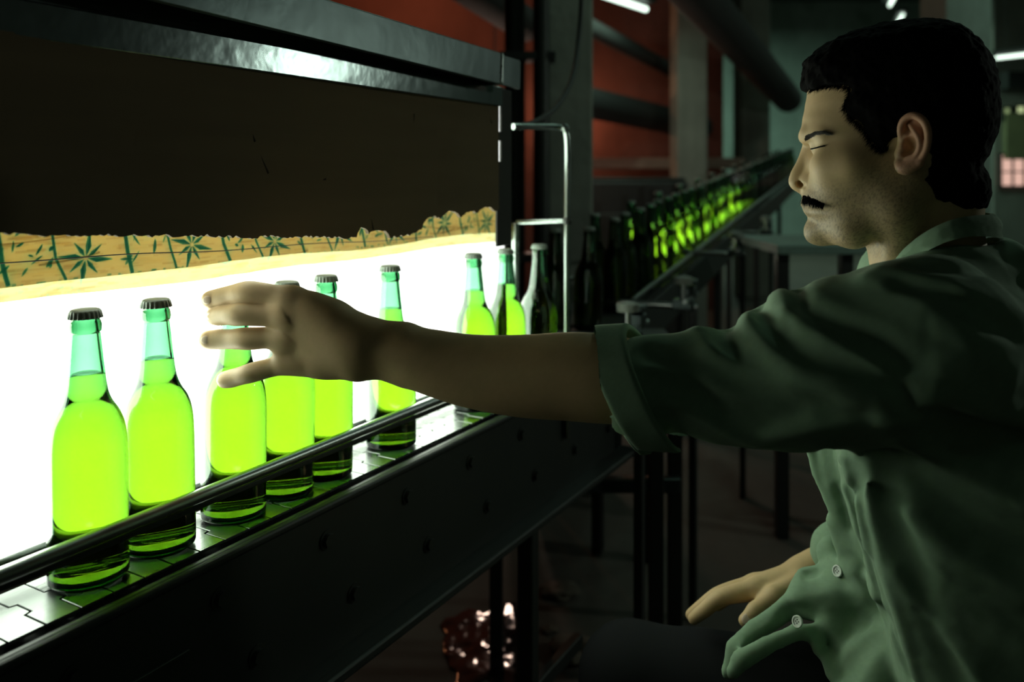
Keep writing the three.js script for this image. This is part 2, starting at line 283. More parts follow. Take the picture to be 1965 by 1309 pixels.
{ // printed paper, backlit, hung in front of the panel
  const P = PB + 0.012, cw = 1460, ch = 210, cv = document.createElement('canvas'); cv.width = cw; cv.height = ch;
  const x = cv.getContext('2d'), K = cw / 1.46, ox = 0.05, yTop = 0.13;   // pixels per metre; canvas covers s -0.05..1.41, height EYE-0.13-0.08 ..
  
  const print = (base, strong) => {
  x.globalAlpha = 1; x.fillStyle = base; x.fillRect(0, 0, cw, ch);
  for (let i = 0; i < 5200; i++) { x.fillStyle = rnd() < 0.5 ? 'rgba(150,105,35,0.10)' : 'rgba(235,205,130,0.10)'; x.fillRect(rnd() * cw, rnd() * ch, 3 + rnd() * 26, 1 + rnd() * 2); }
  const ink = strong ? '#178c86' : '#a9c4b4', star = (cx, cy, r) => { x.fillStyle = ink; for (let k = 0; k < 8; k++) { const a = k * Math.PI / 4 + 0.36 + cx * 0.013, q = k % 2 ? r * 0.72 : r; for (const [h, on] of [[0.3, 1], [-0.16, 0.75]]) { x.globalAlpha = on; x.beginPath(); x.moveTo(cx + Math.cos(a) * r * 0.07, cy + Math.sin(a) * r * 0.07); x.lineTo(cx + Math.cos(a + h) * q * 0.42, cy + Math.sin(a + h) * q * 0.42); x.lineTo(cx + Math.cos(a) * q, cy + Math.sin(a) * q); x.fill(); } } x.globalAlpha = 1; };
  const band = (s) => (s + ox) * K;
  for (let k = 0; k < 8; k++) star(band(0.402 + k * 0.1325), 60 + (k % 2) * 5, 31);
  x.fillStyle = x.strokeStyle = ink;
  for (let k = 0; k < 9; k++) { const c = band(0.34 + k * 0.1325);
    for (const [dx, w] of [[-30, 4], [22, 2.5]]) { x.globalAlpha = 0.85; x.lineWidth = w; x.beginPath(); x.moveTo(c + dx, 22); x.lineTo(c + dx + 6 + rnd() * 4, 62); x.lineTo(c + dx + 14 + rnd() * 6, 86); x.stroke(); }
    for (let i = 0; i < 20; i++) { x.save(); x.globalAlpha = 0.55 + 0.4 * rnd(); x.translate(c + (rnd() - 0.5) * 52, 18 + rnd() * 56); x.rotate(rnd() * 6.3); const L = 2 + rnd() * 7, t = 1.2 + rnd() * 2.2; x.beginPath(); x.moveTo(-L, 0); x.quadraticCurveTo(0, -t * 1.6, L, 0); x.quadraticCurveTo(0, t, -L, 0); x.fill(); x.restore(); }
    x.globalAlpha = 0.4; for (let i = 0; i < 40; i++) x.fillRect(c - 50 + rnd() * 110, 84 + (i % 3) * 7 + rnd() * 3, 1.5 + rnd() * 4, 1.1 + rnd() * 1.4); }
  if (strong) for (let i = 0; i < 26; i++) { x.globalAlpha = 0.35; x.strokeStyle = '#7a4d14'; x.lineWidth = 0.8 + rnd() * 1.4; const px = rnd() * cw, py = 20 + rnd() * 80; x.beginPath(); x.moveTo(px, py); x.quadraticCurveTo(px + 40, py - 6 + rnd() * 12, px + 60 + rnd() * 70, py - 14 + rnd() * 20); x.stroke(); }
  x.globalAlpha = 1;
  const copy = document.createElement('canvas'); copy.width = cw; copy.height = ch; copy.getContext('2d').drawImage(cv, 0, 0);
  const map = new THREE.CanvasTexture(copy); map.colorSpace = THREE.SRGBColorSpace; map.wrapS = map.wrapT = THREE.RepeatWrapping; return map;
  };
  const mk = (map) => new THREE.MeshPhysicalMaterial({ map, color: 0xffffff, roughness: 0.95, transmission: 0.55, thickness: 0, side: THREE.DoubleSide, bumpMap: pitMap, bumpScale: 0.002 });
  const uvw = (g) => { const u = g.attributes.uv, p = g.attributes.position; for (let i = 0; i < u.count; i++) u.setXY(i, (p.getX(i) + ox) / 1.46, 1 - (EYE - 0.02 - p.getY(i)) / 0.21); return g; };
  const t = thing('printed_paper', 'tan paper with teal star prints hung across the top of the glowing panel', 'paper', line(0, 0, P), TURN);
  const low = (s) => EYE - 0.123 + 0.0015 * Math.sin(s * 17) + 0.001 * noise3(s * 40, 2, 3), wav = (s, y) => 0.003 * Math.sin(s * 9 + y * 30) + 0.004 * (fbm(s * 10, y * 25, 5, 0, 3) - 0.5);
  const one = (name, bottom, k, off) => { const g = sheet({ s0: SP - 0.02, s1: S1 - 0.004, top: () => EYE + 0.02, bottom }, 0.0005, (s, y) => wav(s, y) + off, 180); return mesh(name, uvw(g), mk(k), t); };
  one('single_layer', low, print('#cbc7ae', false), 0);
  one('folded_layer', (s) => low(s) + 0.016 + 0.002 * Math.sin(s * 11), print('#f6e9c8', true), 0.002);
  const str = mesh('string', tube([0.3, 0.45, 0.58, 0.7, 0.86, 1.0, 1.15].map((s, i) => V(s, EYE - 0.076 - 0.004 * i - (i % 2) * 0.002, 0.011)), 0.0007, 60, 6), M.cable, t);
}
// ---------------------------------------------------------------- the near conveyor
const PITCH = 0.0325, BW = 0.044, BC = P0;                             // slat pitch, half width, centre line
function slatGeometry(pitch, hw, tongue = 0.0065) {
  const g = 0.0007, q = 0.012, s = new THREE.Shape();                   // interlocking hinge: a tongue ahead, a notch behind
  const pts = [[g, -hw], [pitch - g, -hw], [pitch - g, -q], [pitch - g + tongue, -q + 0.002], [pitch - g + tongue, q - 0.002], [pitch - g, q], [pitch - g, hw], [g, hw], [g, q + 0.0015], [g + tongue, q - 0.0005], [g + tongue, -q + 0.0005], [g, -q - 0.0015]];
  pts.forEach(([x, y], i) => i ? s.lineTo(x, y) : s.moveTo(x, y));
  const e = new THREE.ExtrudeGeometry(s, { depth: 0.0022, bevelEnabled: true, bevelThickness: 0.0005, bevelSize: 0.0005, bevelOffset: -0.0005, bevelSegments: 1 });
  e.rotateX(-Math.PI / 2); e.translate(0, -0.0027, 0);                  // top face at y = 0
  return boxUV(e, 4);
}
const slatGeo = slatGeometry(PITCH, BW);
const slatVariants = [0.0, 0.31, 0.62, 0.87].map((o) => { const g = slatGeo.clone(), u = g.attributes.uv; for (let i = 0; i < u.count; i++) u.setXY(i, u.getX(i) + o, u.getY(i) + o * 1.7); return g; });
{
  const t = thing('near_conveyor', 'slat chain conveyor carrying the spaced-out bottles past the glowing panel', 'conveyor', line(0, 0, BC), TURN);
  const s0 = 0.05, s1 = 1.68, n = Math.round((s1 - s0) / PITCH);
  for (let k = 0; k < n; k++) {
    const m = mesh('slat', slatVariants[k * 7 % 4], M.slat, t);
    m.position.set(s0 + 0.0167 + k * PITCH, BELT + (hash(k, 3, 1) - 0.5) * 0.0003, 0); m.rotation.set((hash(k, 1, 2) - 0.5) * 0.006, 0, (hash(k, 2, 2) - 0.5) * 0.008);
  }
  const L = s1 - s0 + 0.02, c = (s0 + s1) / 2;
  // deep black side frame with a rounded top edge, bolts, and a lower flange
  mesh('side_frame', boxUV(bx(L, 0.195, 0.012, c, BELT - 0.1025, BW + 0.0085, 0.005)), M.blackPaint, t);
  mesh('wear_strip', boxUV(bx(L, 0.012, 0.016, c, BELT - 0.012, BW + 0.009, 0.005)), M.blackPaint, t);
  mesh('side_frame', boxUV(bx(L, 0.195, 0.012, c, BELT - 0.115, -BW - 0.0085, 0.004)), M.blackPaint, t);
  mesh('chain_bed', bx(L, 0.01, 2 * BW, c, BELT - 0.02, 0), M.blackPaint, t);
  mesh('lower_flange', bx(L, 0.014, 0.05, c, BELT - 0.2, BW + 0.026, 0.004), M.blackPaint, t);
  for (let s = 0.28; s < 1.6; s += 0.16) for (const [dy, k] of [[-0.05, 0], [-0.135, 0.05]]) {
    const b = mesh('bolt', [(() => { const g = cyl(0.0085, 0.006, 0, 0, 0, 6); g.rotateX(Math.PI / 2); return g; })(), (() => { const g = cyl(0.012, 0.002, 0, 0, 0, 18); g.rotateX(Math.PI / 2); g.translate(0, 0, -0.003); return g; })()], M.darkSteel, t);
    b.position.set(s + k, BELT + dy, BW + 0.0182); b.rotation.z = hash(s * 100 | 0, 2, 3);
  }
  mesh('frame_slot', bx(0.2, 0.004, 0.004, 0.46, BELT - 0.085, BW + 0.016, 0.001), M.darkSteel, t);
  // guide rails
  mesh('front_rail', rod(V(s0 - 0.05, BELT + 0.058, 0.0455), V(1.36, BELT + 0.06, 0.0455), 0.0068, 18), M.rail, t);
  mesh('front_rail_backing', bx(1.36 - s0 + 0.05, 0.006, 0.004, (1.36 + s0 - 0.05) / 2, BELT + 0.0485, 0.0462, 0.001), M.darkSteel, t);
  mesh('rear_rail', rod(V(s0 - 0.05, BELT + 0.0225, -0.059), V(1.55, BELT + 0.0225, -0.059), 0.006, 14), M.rail, t);
  for (const s of [0.12, 1.3]) mesh('rail_bracket', [bx(0.014, 0.075, 0.006, s, BELT + 0.02, BW + 0.016), bx(0.014, 0.012, 0.02, s, BELT + 0.052, BW + 0.009)], M.darkSteel, t);
  for (const s of [0.1, 0.72, 1.3]) mesh('rail_bracket', bx(0.012, 0.04, 0.008, s, BELT, -BW - 0.018), M.darkSteel, t);
  for (const [s, z] of [[0.3, -0.04], [0.3, 0.055], [1.27, 0.055]]) mesh('leg', boxUV(bx(0.027, BELT - 0.2, 0.03, s, (BELT - 0.2) / 2, z, 0.004)), M.blackPaint, t);
  mesh('cross_brace', bx(1.3, 0.03, 0.02, 0.9, 0.24, 0.02, 0.004), M.blackPaint, t);
}
// tube frame standing past the end of the box
{
  const d = 1.56, t = thing('tube_stand', 'bent thin steel tube stand at the end of the light box', 'stand', V(at(1088, 340, d).x, 0, -d));
  const p = (x, y, dd = d) => at(x, y, dd).sub(t.position), r = 0.0058;
  mesh('post', tube([V(0, BELT - 0.1, 0), p(1088, 420), p(1088, 262), p(1084, 247), p(1070, 244.5), p(985, 243, 1.5)], r, 60, 14), M.steel, t);
  mesh('cross_rod', rod(p(1086, 424), p(992, 427, 1.62), 0.005), M.steel, t);
  mesh('post', rod(p(990, 428, 1.62), V(p(990, 432, 1.62).x, BELT - 0.1, p(990, 432, 1.62).z), 0.008, 14), M.steel, t);
  mesh('clamp', (() => { const g = new THREE.SphereGeometry(0.009, 14, 10); g.translate(0, p(1088, 424).y, 0); return g; })(), M.darkSteel, t);
  mesh('clamp', (() => { const g = new THREE.SphereGeometry(0.008, 14, 10); const q = p(1084, 245.5); g.translate(q.x, q.y, q.z); return g; })(), M.steel, t);
}
// ---------------------------------------------------------------- bottles
const BH = 0.26;
function bottleGeometry(seg = 64) {
  const outer = [[0, 0.004], [0.022, 0.003], [0.029, 0.0005], [0.0325, 0.0012], [0.035, 0.0045], [0.036, 0.009], [0.036, 0.06], [0.036, 0.105], [0.0358, 0.122], [0.0352, 0.134], [0.0338, 0.1445], [0.0315, 0.1535], [0.0282, 0.161], [0.0245, 0.1675], [0.0215, 0.174], [0.0197, 0.1805], [0.0185, 0.188], [0.0172, 0.2], [0.0155, 0.218], [0.0141, 0.233], [0.0138, 0.2362], [0.0140, 0.2374], [0.0147, 0.2386], [0.01505, 0.2415], [0.0150, 0.2445], [0.0144, 0.2475], [0.0136, 0.2492], [0.0133, 0.252], [0.0130, 0.2555], [0.0122, 0.257]];
  const inner = [[0.0092, 0.257], [0.0088, 0.25], [0.0098, 0.236], [0.012, 0.212], [0.0148, 0.187], [0.0163, 0.179], [0.0187, 0.172], [0.022, 0.1655], [0.0258, 0.159], [0.0288, 0.1518], [0.031, 0.1435], [0.0325, 0.133], [0.0331, 0.121], [0.0333, 0.105], [0.0333, 0.017], [0.0322, 0.0105], [0.0285, 0.0066], [0.02, 0.0062], [0, 0.008]];
  const smooth = (p, n) => new THREE.SplineCurve(p.map(([x, y]) => new THREE.Vector2(x, y))).getPoints(n).map((v) => new THREE.Vector2(Math.max(0, v.x), v.y));
  const glass = new THREE.LatheGeometry([...smooth(outer, 84), ...smooth(inner, 56)], seg);
  const level = 0.198, inn = smooth(inner, 90).filter((v) => v.y <= level).reverse().map((v) => new THREE.Vector2(v.x < 1e-4 ? 0 : v.x + 0.00035, v.y - (v.y < 0.012 ? 0.0003 : 0)));
  const last = inn[inn.length - 1];
  const liquid = new THREE.LatheGeometry([...inn, new THREE.Vector2(last.x - 0.0012, level + 0.0003), new THREE.Vector2(last.x * 0.6, level - 0.0004), new THREE.Vector2(0, level - 0.0004)], seg);
  return { glass, liquid };
}
function capGeometry(detail = 6) {
  const N = 21 * detail, rows = [[0, 0.0088, 0], [0.006, 0.0088, 0], [0.0112, 0.0086, 0], [0.0128, 0.0081, 0], [0.0137, 0.0071, 0.1], [0.0142, 0.0056, 0.5], [0.0145, 0.0035, 0.8], [0.0149, 0.0012, 1], [0.0152, 0, 1], [0.0142, 0.0002, 1], [0.0135, 0.0055, 0.3], [0.0128, 0.0073, 0], [0, 0.0075, 0]];
  const pos = [], idx = [];
  for (const [r, y, k] of rows) for (let i = 0; i < N; i++) { const a = i / N * 2 * Math.PI, q = r + k * 0.0008 * Math.cos(21 * a); pos.push(Math.cos(a) * q, y, Math.sin(a) * q); }
  for (let j = 0; j + 1 < rows.length; j++) for (let i = 0; i < N; i++) { const a = j * N + i, b = j * N + (i + 1) % N; idx.push(a, b, a + N, b, b + N, a + N); }
  const g = new THREE.BufferGeometry(); g.setAttribute('position', new THREE.Float32BufferAttribute(pos, 3)); g.setIndex(idx); g.computeVertexNormals(); return g;
}
const glassMat = new THREE.MeshPhysicalMaterial({ color: 0xffffff, roughness: 0.03, transmission: 1, thickness: 0.01, ior: 1.5, attenuationColor: lin(0.2, 0.385, 0.27), attenuationDistance: 0.0047, specularIntensity: 1 });
const beerMat = new THREE.MeshPhysicalMaterial({ color: 0xffffff, roughness: 0, transmission: 1, thickness: 0.05, ior: 1.34, attenuationColor: lin(0.47, 0.47, 0.016), attenuationDistance: 0.066 });
const capMat = std(lin(0.19, 0.23, 0.2), 0.45, 0.1, { bumpMap: pitMap, bumpScale: 0.0003 });
const nearGeo = bottleGeometry(72), farGeo = bottleGeometry(28), capGeo = capGeometry(6), capFar = capGeometry(2);
function makeBottle(label, p, far = false, group) {
  const t = thing('beer_bottle', label, 'bottle', p, 0, group), g = far ? farGeo : nearGeo;
  mesh('glass', g.glass, glassMat, t);
  mesh('beer', g.liquid, beerMat, t);
  const c = mesh('crown_cap', far ? capFar : capGeo, capMat, t); c.position.y = BH - 0.0088;
  return t;
}
{
  const spots = [[0.4935, 'green bottle at the left end of the row, nearest the camera'], [0.572, 'second green bottle from the left in front of the glowing panel'], [0.669, 'green bottle being gripped at the neck by the reaching hand'],
    [0.746, 'green bottle behind the knuckles, only its cap showing above the hand'], [0.819, 'green bottle behind the wrist with its neck rising above it'], [0.958, 'lone green bottle standing right of the hand above the forearm'],
    [1.184, 'lit green bottle behind the forearm, left of a matching pair at the panel\'s end'], [1.286, 'green bottle half lit at the very end of the glowing panel'], [1.405, 'dark green bottle just past the panel, left of the tube stand']];
  let first;
  spots.forEach(([s, label], i) => {
    const p = line(s, BELT + 0.0004, P0 + (hash(i, 5, 5) - 0.5) * 0.004), o = first ? dup(first, p, i * 1.1, label) : (first = makeBottle(label, p));
    if (i < 2) { o.rotation.set(0, 0, 0.015); o.position.y += 0.0004; }
  });
  // bottles waiting at the bend
  const bend = [[1067, 2.05, 'dark green bottle framed inside the tube stand'], [1128, 2.11, 'dark green bottle standing alone right of the tube stand']];
  for (const [px, d, label] of bend) { const q = at(px, 340, d); dup(first, V(q.x, BELT + 0.0014, q.z), px, label); }
}
// ---------------------------------------------------------------- the far conveyor, climbing away down the hall with its queue of bottles
{
  const th = Math.atan2(1, 0.42), slope = Math.atan(0.068 / 1.0846), cx = (d) => 0.313 + 0.42 * (d - 2.41), d0 = 2.17;
  const t = thing('far_conveyor', 'long dark conveyor climbing away down the hall under a dense queue of bottles', 'conveyor', V(cx(d0), 0, -d0), th);
  const inc = new THREE.Group(); inc.name = 'track'; t.add(inc); inc.position.y = BELT; inc.rotation.z = slope;
  const L = 7.4;
  mesh('belt', bx(L, 0.006, 0.2, L / 2, -0.003, -0.045, 0.001), M.darkSteel, inc);
  mesh('side_frame', boxUV(bx(L, 0.12, 0.012, L / 2, -0.068, 0.062, 0.004)), M.blackPaint, inc);
  mesh('side_frame', boxUV(bx(L, 0.12, 0.012, L / 2, -0.068, -0.152, 0.004)), M.blackPaint, inc);
  mesh('guide_rail', rod(V(0.2, 0.03, 0.05), V(L, 0.03, 0.05), 0.007), M.rail, inc);
  mesh('guide_rail', rod(V(0.2, 0.075, -0.14), V(L, 0.075, -0.14), 0.006), M.rail, inc);
  // adjusting brackets: an arm, a clamp block and a round knob
  for (const [px, py, d] of [[1205, 590, 1.8], [1312, 539, 2.25], [1412, 452, 3.1], [1470, 420, 4.0]]) {
    const q = at(px, py, d), k = new THREE.Group(); k.name = 'rail_bracket'; t.add(k); k.scale.setScalar(1.25); k.position.copy(t.worldToLocal ? q.clone().sub(t.position).applyAxisAngle(V(0, 1, 0), -th) : q);
    mesh('knob', [(() => { const g = new THREE.CylinderGeometry(0.02, 0.019, 0.013, 22); return g; })(), (() => { const g = new THREE.SphereGeometry(0.019, 18, 8, 0, 6.283, 0, 1.57); g.scale(1, 0.25, 1); g.translate(0, 0.006, 0); return g; })()], std(lin(0.2, 0.22, 0.19), 0.5), k);
    mesh('stem', cyl(0.006, 0.04, 0, -0.025, 0, 12), M.rail, k);
    mesh('clamp', bx(0.04, 0.022, 0.045, 0, -0.05, 0, 0.004), M.galvanised, k);
    mesh('clamp', [bx(0.034, 0.012, 0.04, 0.05, -0.008, 0, 0.004), bx(0.03, 0.026, 0.036, 0.05, -0.03, 0, 0.004)], M.galvanised, k);
    mesh('arm', rod(V(0, -0.055, 0.03), V(0, -0.055, -0.17), 0.007), M.rail, k);
    mesh('arm', rod(V(-0.04, -0.04, 0.01), V(0.1, -0.04, 0.01), 0.005), M.rail, k);
    mesh('post', bx(0.024, q.y / 1.25 - 0.06, 0.016, 0, -0.06 - (q.y / 1.25 - 0.06) / 2, 0.02, 0.003), M.blackPaint, k);
  }
  for (const d of [2.6, 3.8, 5.2, 6.6]) for (const z of [0.04, -0.13]) { const x = (d - d0) * 1.0846; mesh('leg', bx(0.05, BELT + x * 0.0627 - 0.12, 0.03, x, (BELT + x * 0.0627 - 0.12) / 2, z, 0.004), M.blackPaint, t); }
  // the strip lamp behind the queue that shines through it
  const lampL = 2.0, lx = 1.0 + lampL / 2;
  const lamp = thing('strip_lamp', 'low strip lamp glowing through the queue of far bottles from behind', 'lamp', V(cx(d0), BELT, -d0), th);
  const li = new THREE.Group(); li.name = 'fitting'; lamp.add(li); li.rotation.z = slope;
  mesh('lamp_housing', bx(lampL + 0.04, 0.08, 0.02, lx, 0.052, -0.19, 0.004), M.darkSteel, li);
  mesh('lamp_diffuser', bx(lampL, 0.05, 0.004, lx, 0.05, -0.177, 0.001), new THREE.MeshStandardMaterial({ color: 0x222222, emissive: lin(0.95, 1, 0.8), emissiveIntensity: 7 }), li);
  const l = new THREE.RectAreaLight(lin(0.95, 1, 0.8), 1.6, lampL, 0.05); l.position.set(lx, 0.05, -0.172); l.rotation.y = Math.PI; li.add(l);
  // the queue
  const group = 'bottles queued on the climbing far conveyor', place = (x, z, h) => { const c = Math.cos(slope), s = Math.sin(slope); return V(t.position.x + Math.cos(th) * x * c + Math.sin(th) * z, BELT + x * s + 0.001, t.position.z - Math.sin(th) * x * c + Math.cos(th) * z); };
  const ord = ['', 'second', 'third', 'fourth', 'fifth', 'sixth', 'seventh', 'eighth'];
  const firstFar = makeBottle('green bottle leading the dense queue of bottles on the climbing far conveyor', place(0.2, 0, 0), true, group);
  for (let k = 1; k < 46; k++) dup(firstFar, place(0.2 + k * 0.145, (hash(k, 7, 1) - 0.5) * 0.02, k), k * 1.7, k < 8 ? `${ord[k]} green bottle from the front of the queue on the climbing far conveyor` : 'green capped bottle in the crowded queue on the climbing far conveyor');
  for (let k = 0; k < 15; k++) dup(firstFar, place(0.3 + k * 0.42, -0.088, k), k * 2.3, 'green capped bottle standing in the rear row of the climbing far conveyor');
}
{ // dead plate at the bend and its frame
  const t = thing('transfer_table', 'dark steel plate and frame joining the two conveyors', 'table', V(0.16, 0, -2.01));
  mesh('plate', boxUV(bx(0.46, 0.008, 0.27, 0, BELT - 0.004, 0, 0.002)), M.darkSteel, t);
  for (const [x, z] of [[-0.2, -0.1], [at(1256, 340, 2.0).x - 0.16, 0.03], [at(1301, 340, 2.0).x - 0.16, -0.03]]) mesh('leg', boxUV(bx(0.034, BELT - 0.008, 0.03, x, (BELT - 0.008) / 2, z, 0.004)), M.darkSteel, t);
  mesh('cross_bar', bx(0.3, 0.035, 0.03, 0.09, 0.455, 0.02, 0.004), M.galvanised, t);
}
{ // bench behind the chin
  const a = at(1492, 480, 2.7), b = at(1745, 480, 2.7), w = b.x - a.x, t = thing('work_bench', 'narrow bench with a pale green top behind the man\'s chin', 'bench', V((a.x + b.x) / 2, 0, -2.95));
  mesh('top', bx(w, 0.03, 0.5, 0, a.y, 0, 0.004), std(lin(0.22, 0.34, 0.29), 0.6, 0, { map: grimeMap }), t);
  for (const x of [-w / 2 + 0.03, -w / 2 + 0.24, w / 2 - 0.03]) mesh('leg', bx(0.04, a.y - 0.015, 0.04, x, (a.y - 0.015) / 2, 0.2, 0.004), M.blackPaint, t);
  mesh('shelf', bx(w, 0.02, 0.46, 0, 0.35, 0, 0.004), M.blackPaint, t);
}
{ // wet patch and litter on the floor
  const sh = new THREE.Shape(), c = at(945, 1225, 2.15); for (let i = 0; i <= 40; i++) { const a = i / 40 * 2 * Math.PI, r = 0.12 * (1 + 1.3 * (fbm(Math.cos(a) * 1.6 + 5, Math.sin(a) * 1.6 + 5, 1, 0, 3) - 0.5)); const x = Math.cos(a) * r, y = Math.sin(a) * r * 1.7; i ? sh.lineTo(x, y) : sh.moveTo(x, y); }
  const g = new THREE.ExtrudeGeometry(sh, { depth: 0.002, bevelEnabled: true, bevelThickness: 0.0008, bevelSize: 0.004, bevelSegments: 2 }); g.rotateX(-Math.PI / 2);
  const rip = tex(256, (u, v) => fbm(u * 5, v * 5, 3, 5, 3)); rip.repeat.set(3.2, 3.2);
  const m = mesh('puddle', boxUV(g), new THREE.MeshPhysicalMaterial({ color: lin(0.012, 0.009, 0.008), roughness: 0.05, bumpMap: rip, bumpScale: 0.0035, specularIntensity: 1 }), scene);
  m.position.set(c.x, 0.001, -2.13); tag(m, 'wet puddle on the floor under the conveyor, glinting pinkish white', 'puddle');
  const scrap = std(lin(0.1, 0.08, 0.06), 0.8);
  for (const [x, y, r, label] of [[1075, 1140, 0.05, 'dark lump of litter on the floor right of the puddle, the larger one'], [1098, 1258, 0.06, 'flat dark scrap on the floor in front of the man\'s knee'], [1055, 1212, 0.022, 'small dark scrap on the floor just right of the conveyor leg']]) {
    const d = EYE * FOCAL / (y - HORIZON), q = at(x, y, d), gg = new THREE.IcosahedronGeometry(r, 3), p = gg.attributes.position; for (let i = 0; i < p.count; i++) { const n = 0.7 + 0.6 * noise3(p.getX(i) / r * 2 + x, p.getY(i) / r * 2, p.getZ(i) / r * 2); p.setXYZ(i, p.getX(i) * n, Math.max(-0.25 * r, p.getY(i) * n * 0.3), p.getZ(i) * n); } gg.computeVertexNormals();
    const o = mesh('litter', gg, scrap, scene); o.position.set(q.x, r * 0.25, q.z); tag(o, label, 'litter');
  }
}
// ---------------------------------------------------------------- distance fields and their surfaces
const smin = (a, b, k) => { const h = Math.max(k - Math.abs(a - b), 0) / k; return Math.min(a, b) - h * h * k * 0.25; };
const smax = (a, b, k) => -smin(-a, -b, k);
const capsule = (p, a, b, ra, rb) => {                                  // tapered capsule between two joints
  const dx = b.x - a.x, dy = b.y - a.y, dz = b.z - a.z, px = p.x - a.x, py = p.y - a.y, pz = p.z - a.z;
  const t = clamp((px * dx + py * dy + pz * dz) / (dx * dx + dy * dy + dz * dz + 1e-12));
  return Math.hypot(px - dx * t, py - dy * t, pz - dz * t) - lerp(ra, rb, t);
};
const chain = (p, list, k) => { let d = 1e3; for (let i = 0; i + 1 < list.length; i++) d = smin(d, capsule(p, list[i][0], list[i + 1][0], list[i][1], list[i + 1][1]), k); return d; };
const ball = (p, c, r) => Math.hypot(p.x - c.x, p.y - c.y, p.z - c.z) - r;
const toLine = (p, pts) => { let d = 1e3; for (let i = 0; i + 1 < pts.length; i++) { const v = capsule(p, pts[i], pts[i + 1], 0, 0); if (v < d) d = v; } return d; };
// naive surface nets over a box, looking closely only where the surface is
function skin(f, lo, hi, cell, nf = f) {
  const B = 4, n = ['x', 'y', 'z'].map((k) => Math.ceil((hi[k] - lo[k]) / cell / B) * B + 1), [nx, ny, nz] = n;
  const F = new Float32Array(nx * ny * nz), id = (i, j, k) => (k * ny + j) * nx + i, p = V(0, 0, 0), reach = cell * B * 0.5 * 1.75 * 1.5;
  for (let k = 0; k < nz; k += B) for (let j = 0; j < ny; j += B) for (let i = 0; i < nx; i += B) {
    p.set(lo.x + (i + B / 2) * cell, lo.y + (j + B / 2) * cell, lo.z + (k + B / 2) * cell);
    const c = f(p), far = Math.abs(c) > reach;
    for (let z = k; z < Math.min(k + B, nz); z++) for (let y = j; y < Math.min(j + B, ny); y++) for (let x = i; x < Math.min(i + B, nx); x++) {
      if (far) F[id(x, y, z)] = c; else { p.set(lo.x + x * cell, lo.y + y * cell, lo.z + z * cell); F[id(x, y, z)] = f(p); }
    }
  }
  const vid = new Int32Array(nx * ny * nz).fill(-1), pos = [], idx = [];
  const C = [[0, 0, 0], [1, 0, 0], [0, 1, 0], [1, 1, 0], [0, 0, 1], [1, 0, 1], [0, 1, 1], [1, 1, 1]], E = [[0, 1], [2, 3], [4, 5], [6, 7], [0, 2], [1, 3], [4, 6], [5, 7], [0, 4], [1, 5], [2, 6], [3, 7]];
  const v = new Float64Array(8);
  for (let k = 0; k + 1 < nz; k++) for (let j = 0; j + 1 < ny; j++) for (let i = 0; i + 1 < nx; i++) {
    let m = 0; for (let c = 0; c < 8; c++) { v[c] = F[id(i + C[c][0], j + C[c][1], k + C[c][2])]; if (v[c] < 0) m++; }
    if (m === 0 || m === 8) continue;
    let sx = 0, sy = 0, sz = 0, q = 0;
    for (const [a, b] of E) if ((v[a] < 0) !== (v[b] < 0)) { const t = v[a] / (v[a] - v[b]); sx += lerp(C[a][0], C[b][0], t); sy += lerp(C[a][1], C[b][1], t); sz += lerp(C[a][2], C[b][2], t); q++; }
    vid[id(i, j, k)] = pos.length / 3; pos.push(lo.x + (i + sx / q) * cell, lo.y + (j + sy / q) * cell, lo.z + (k + sz / q) * cell);
  }
  const quad = (a, b, c, d, flip) => { if (a < 0 || b < 0 || c < 0 || d < 0) return; if (flip) idx.push(a, c, b, a, d, c); else idx.push(a, b, c, a, c, d); };
  for (let k = 1; k + 1 < nz; k++) for (let j = 1; j + 1 < ny; j++) for (let i = 1; i + 1 < nx; i++) {
    const s = F[id(i, j, k)] < 0;
    if (s !== F[id(i + 1, j, k)] < 0) quad(vid[id(i, j - 1, k - 1)], vid[id(i, j, k - 1)], vid[id(i, j, k)], vid[id(i, j - 1, k)], !s);
    if (s !== F[id(i, j + 1, k)] < 0) quad(vid[id(i - 1, j, k - 1)], vid[id(i - 1, j, k)], vid[id(i, j, k)], vid[id(i, j, k - 1)], !s);
    if (s !== F[id(i, j, k + 1)] < 0) quad(vid[id(i - 1, j - 1, k)], vid[id(i, j - 1, k)], vid[id(i, j, k)], vid[id(i - 1, j, k)], !s);
  }
  const g = new THREE.BufferGeometry(); g.setAttribute('position', new THREE.Float32BufferAttribute(pos, 3)); g.setIndex(idx);
  // normals from the field itself
  const N = new Float32Array(pos.length), e = cell * 1.25;
  for (let i = 0; i < pos.length; i += 3) {
    p.set(pos[i], pos[i + 1], pos[i + 2]); const o = p.clone();
    const gx = (p.set(o.x + e, o.y, o.z), nf(p)) - (p.set(o.x - e, o.y, o.z), nf(p)), gy = (p.set(o.x, o.y + e, o.z), nf(p)) - (p.set(o.x, o.y - e, o.z), nf(p)), gz = (p.set(o.x, o.y, o.z + e), nf(p)) - (p.set(o.x, o.y, o.z - e), nf(p)), l = Math.hypot(gx, gy, gz) || 1;
    N[i] = gx / l; N[i + 1] = gy / l; N[i + 2] = gz / l;
  }
  g.setAttribute('normal', new THREE.BufferAttribute(N, 3));
  return g;
}
// colour every vertex
const dye = (g, fn) => { const p = g.attributes.position, c = new Float32Array(p.count * 3), q = V(0, 0, 0); for (let i = 0; i < p.count; i++) { const k = fn(q.fromBufferAttribute(p, i)); c[3 * i] = k[0]; c[3 * i + 1] = k[1]; c[3 * i + 2] = k[2]; } g.setAttribute('color', new THREE.BufferAttribute(c, 3)); return g; };
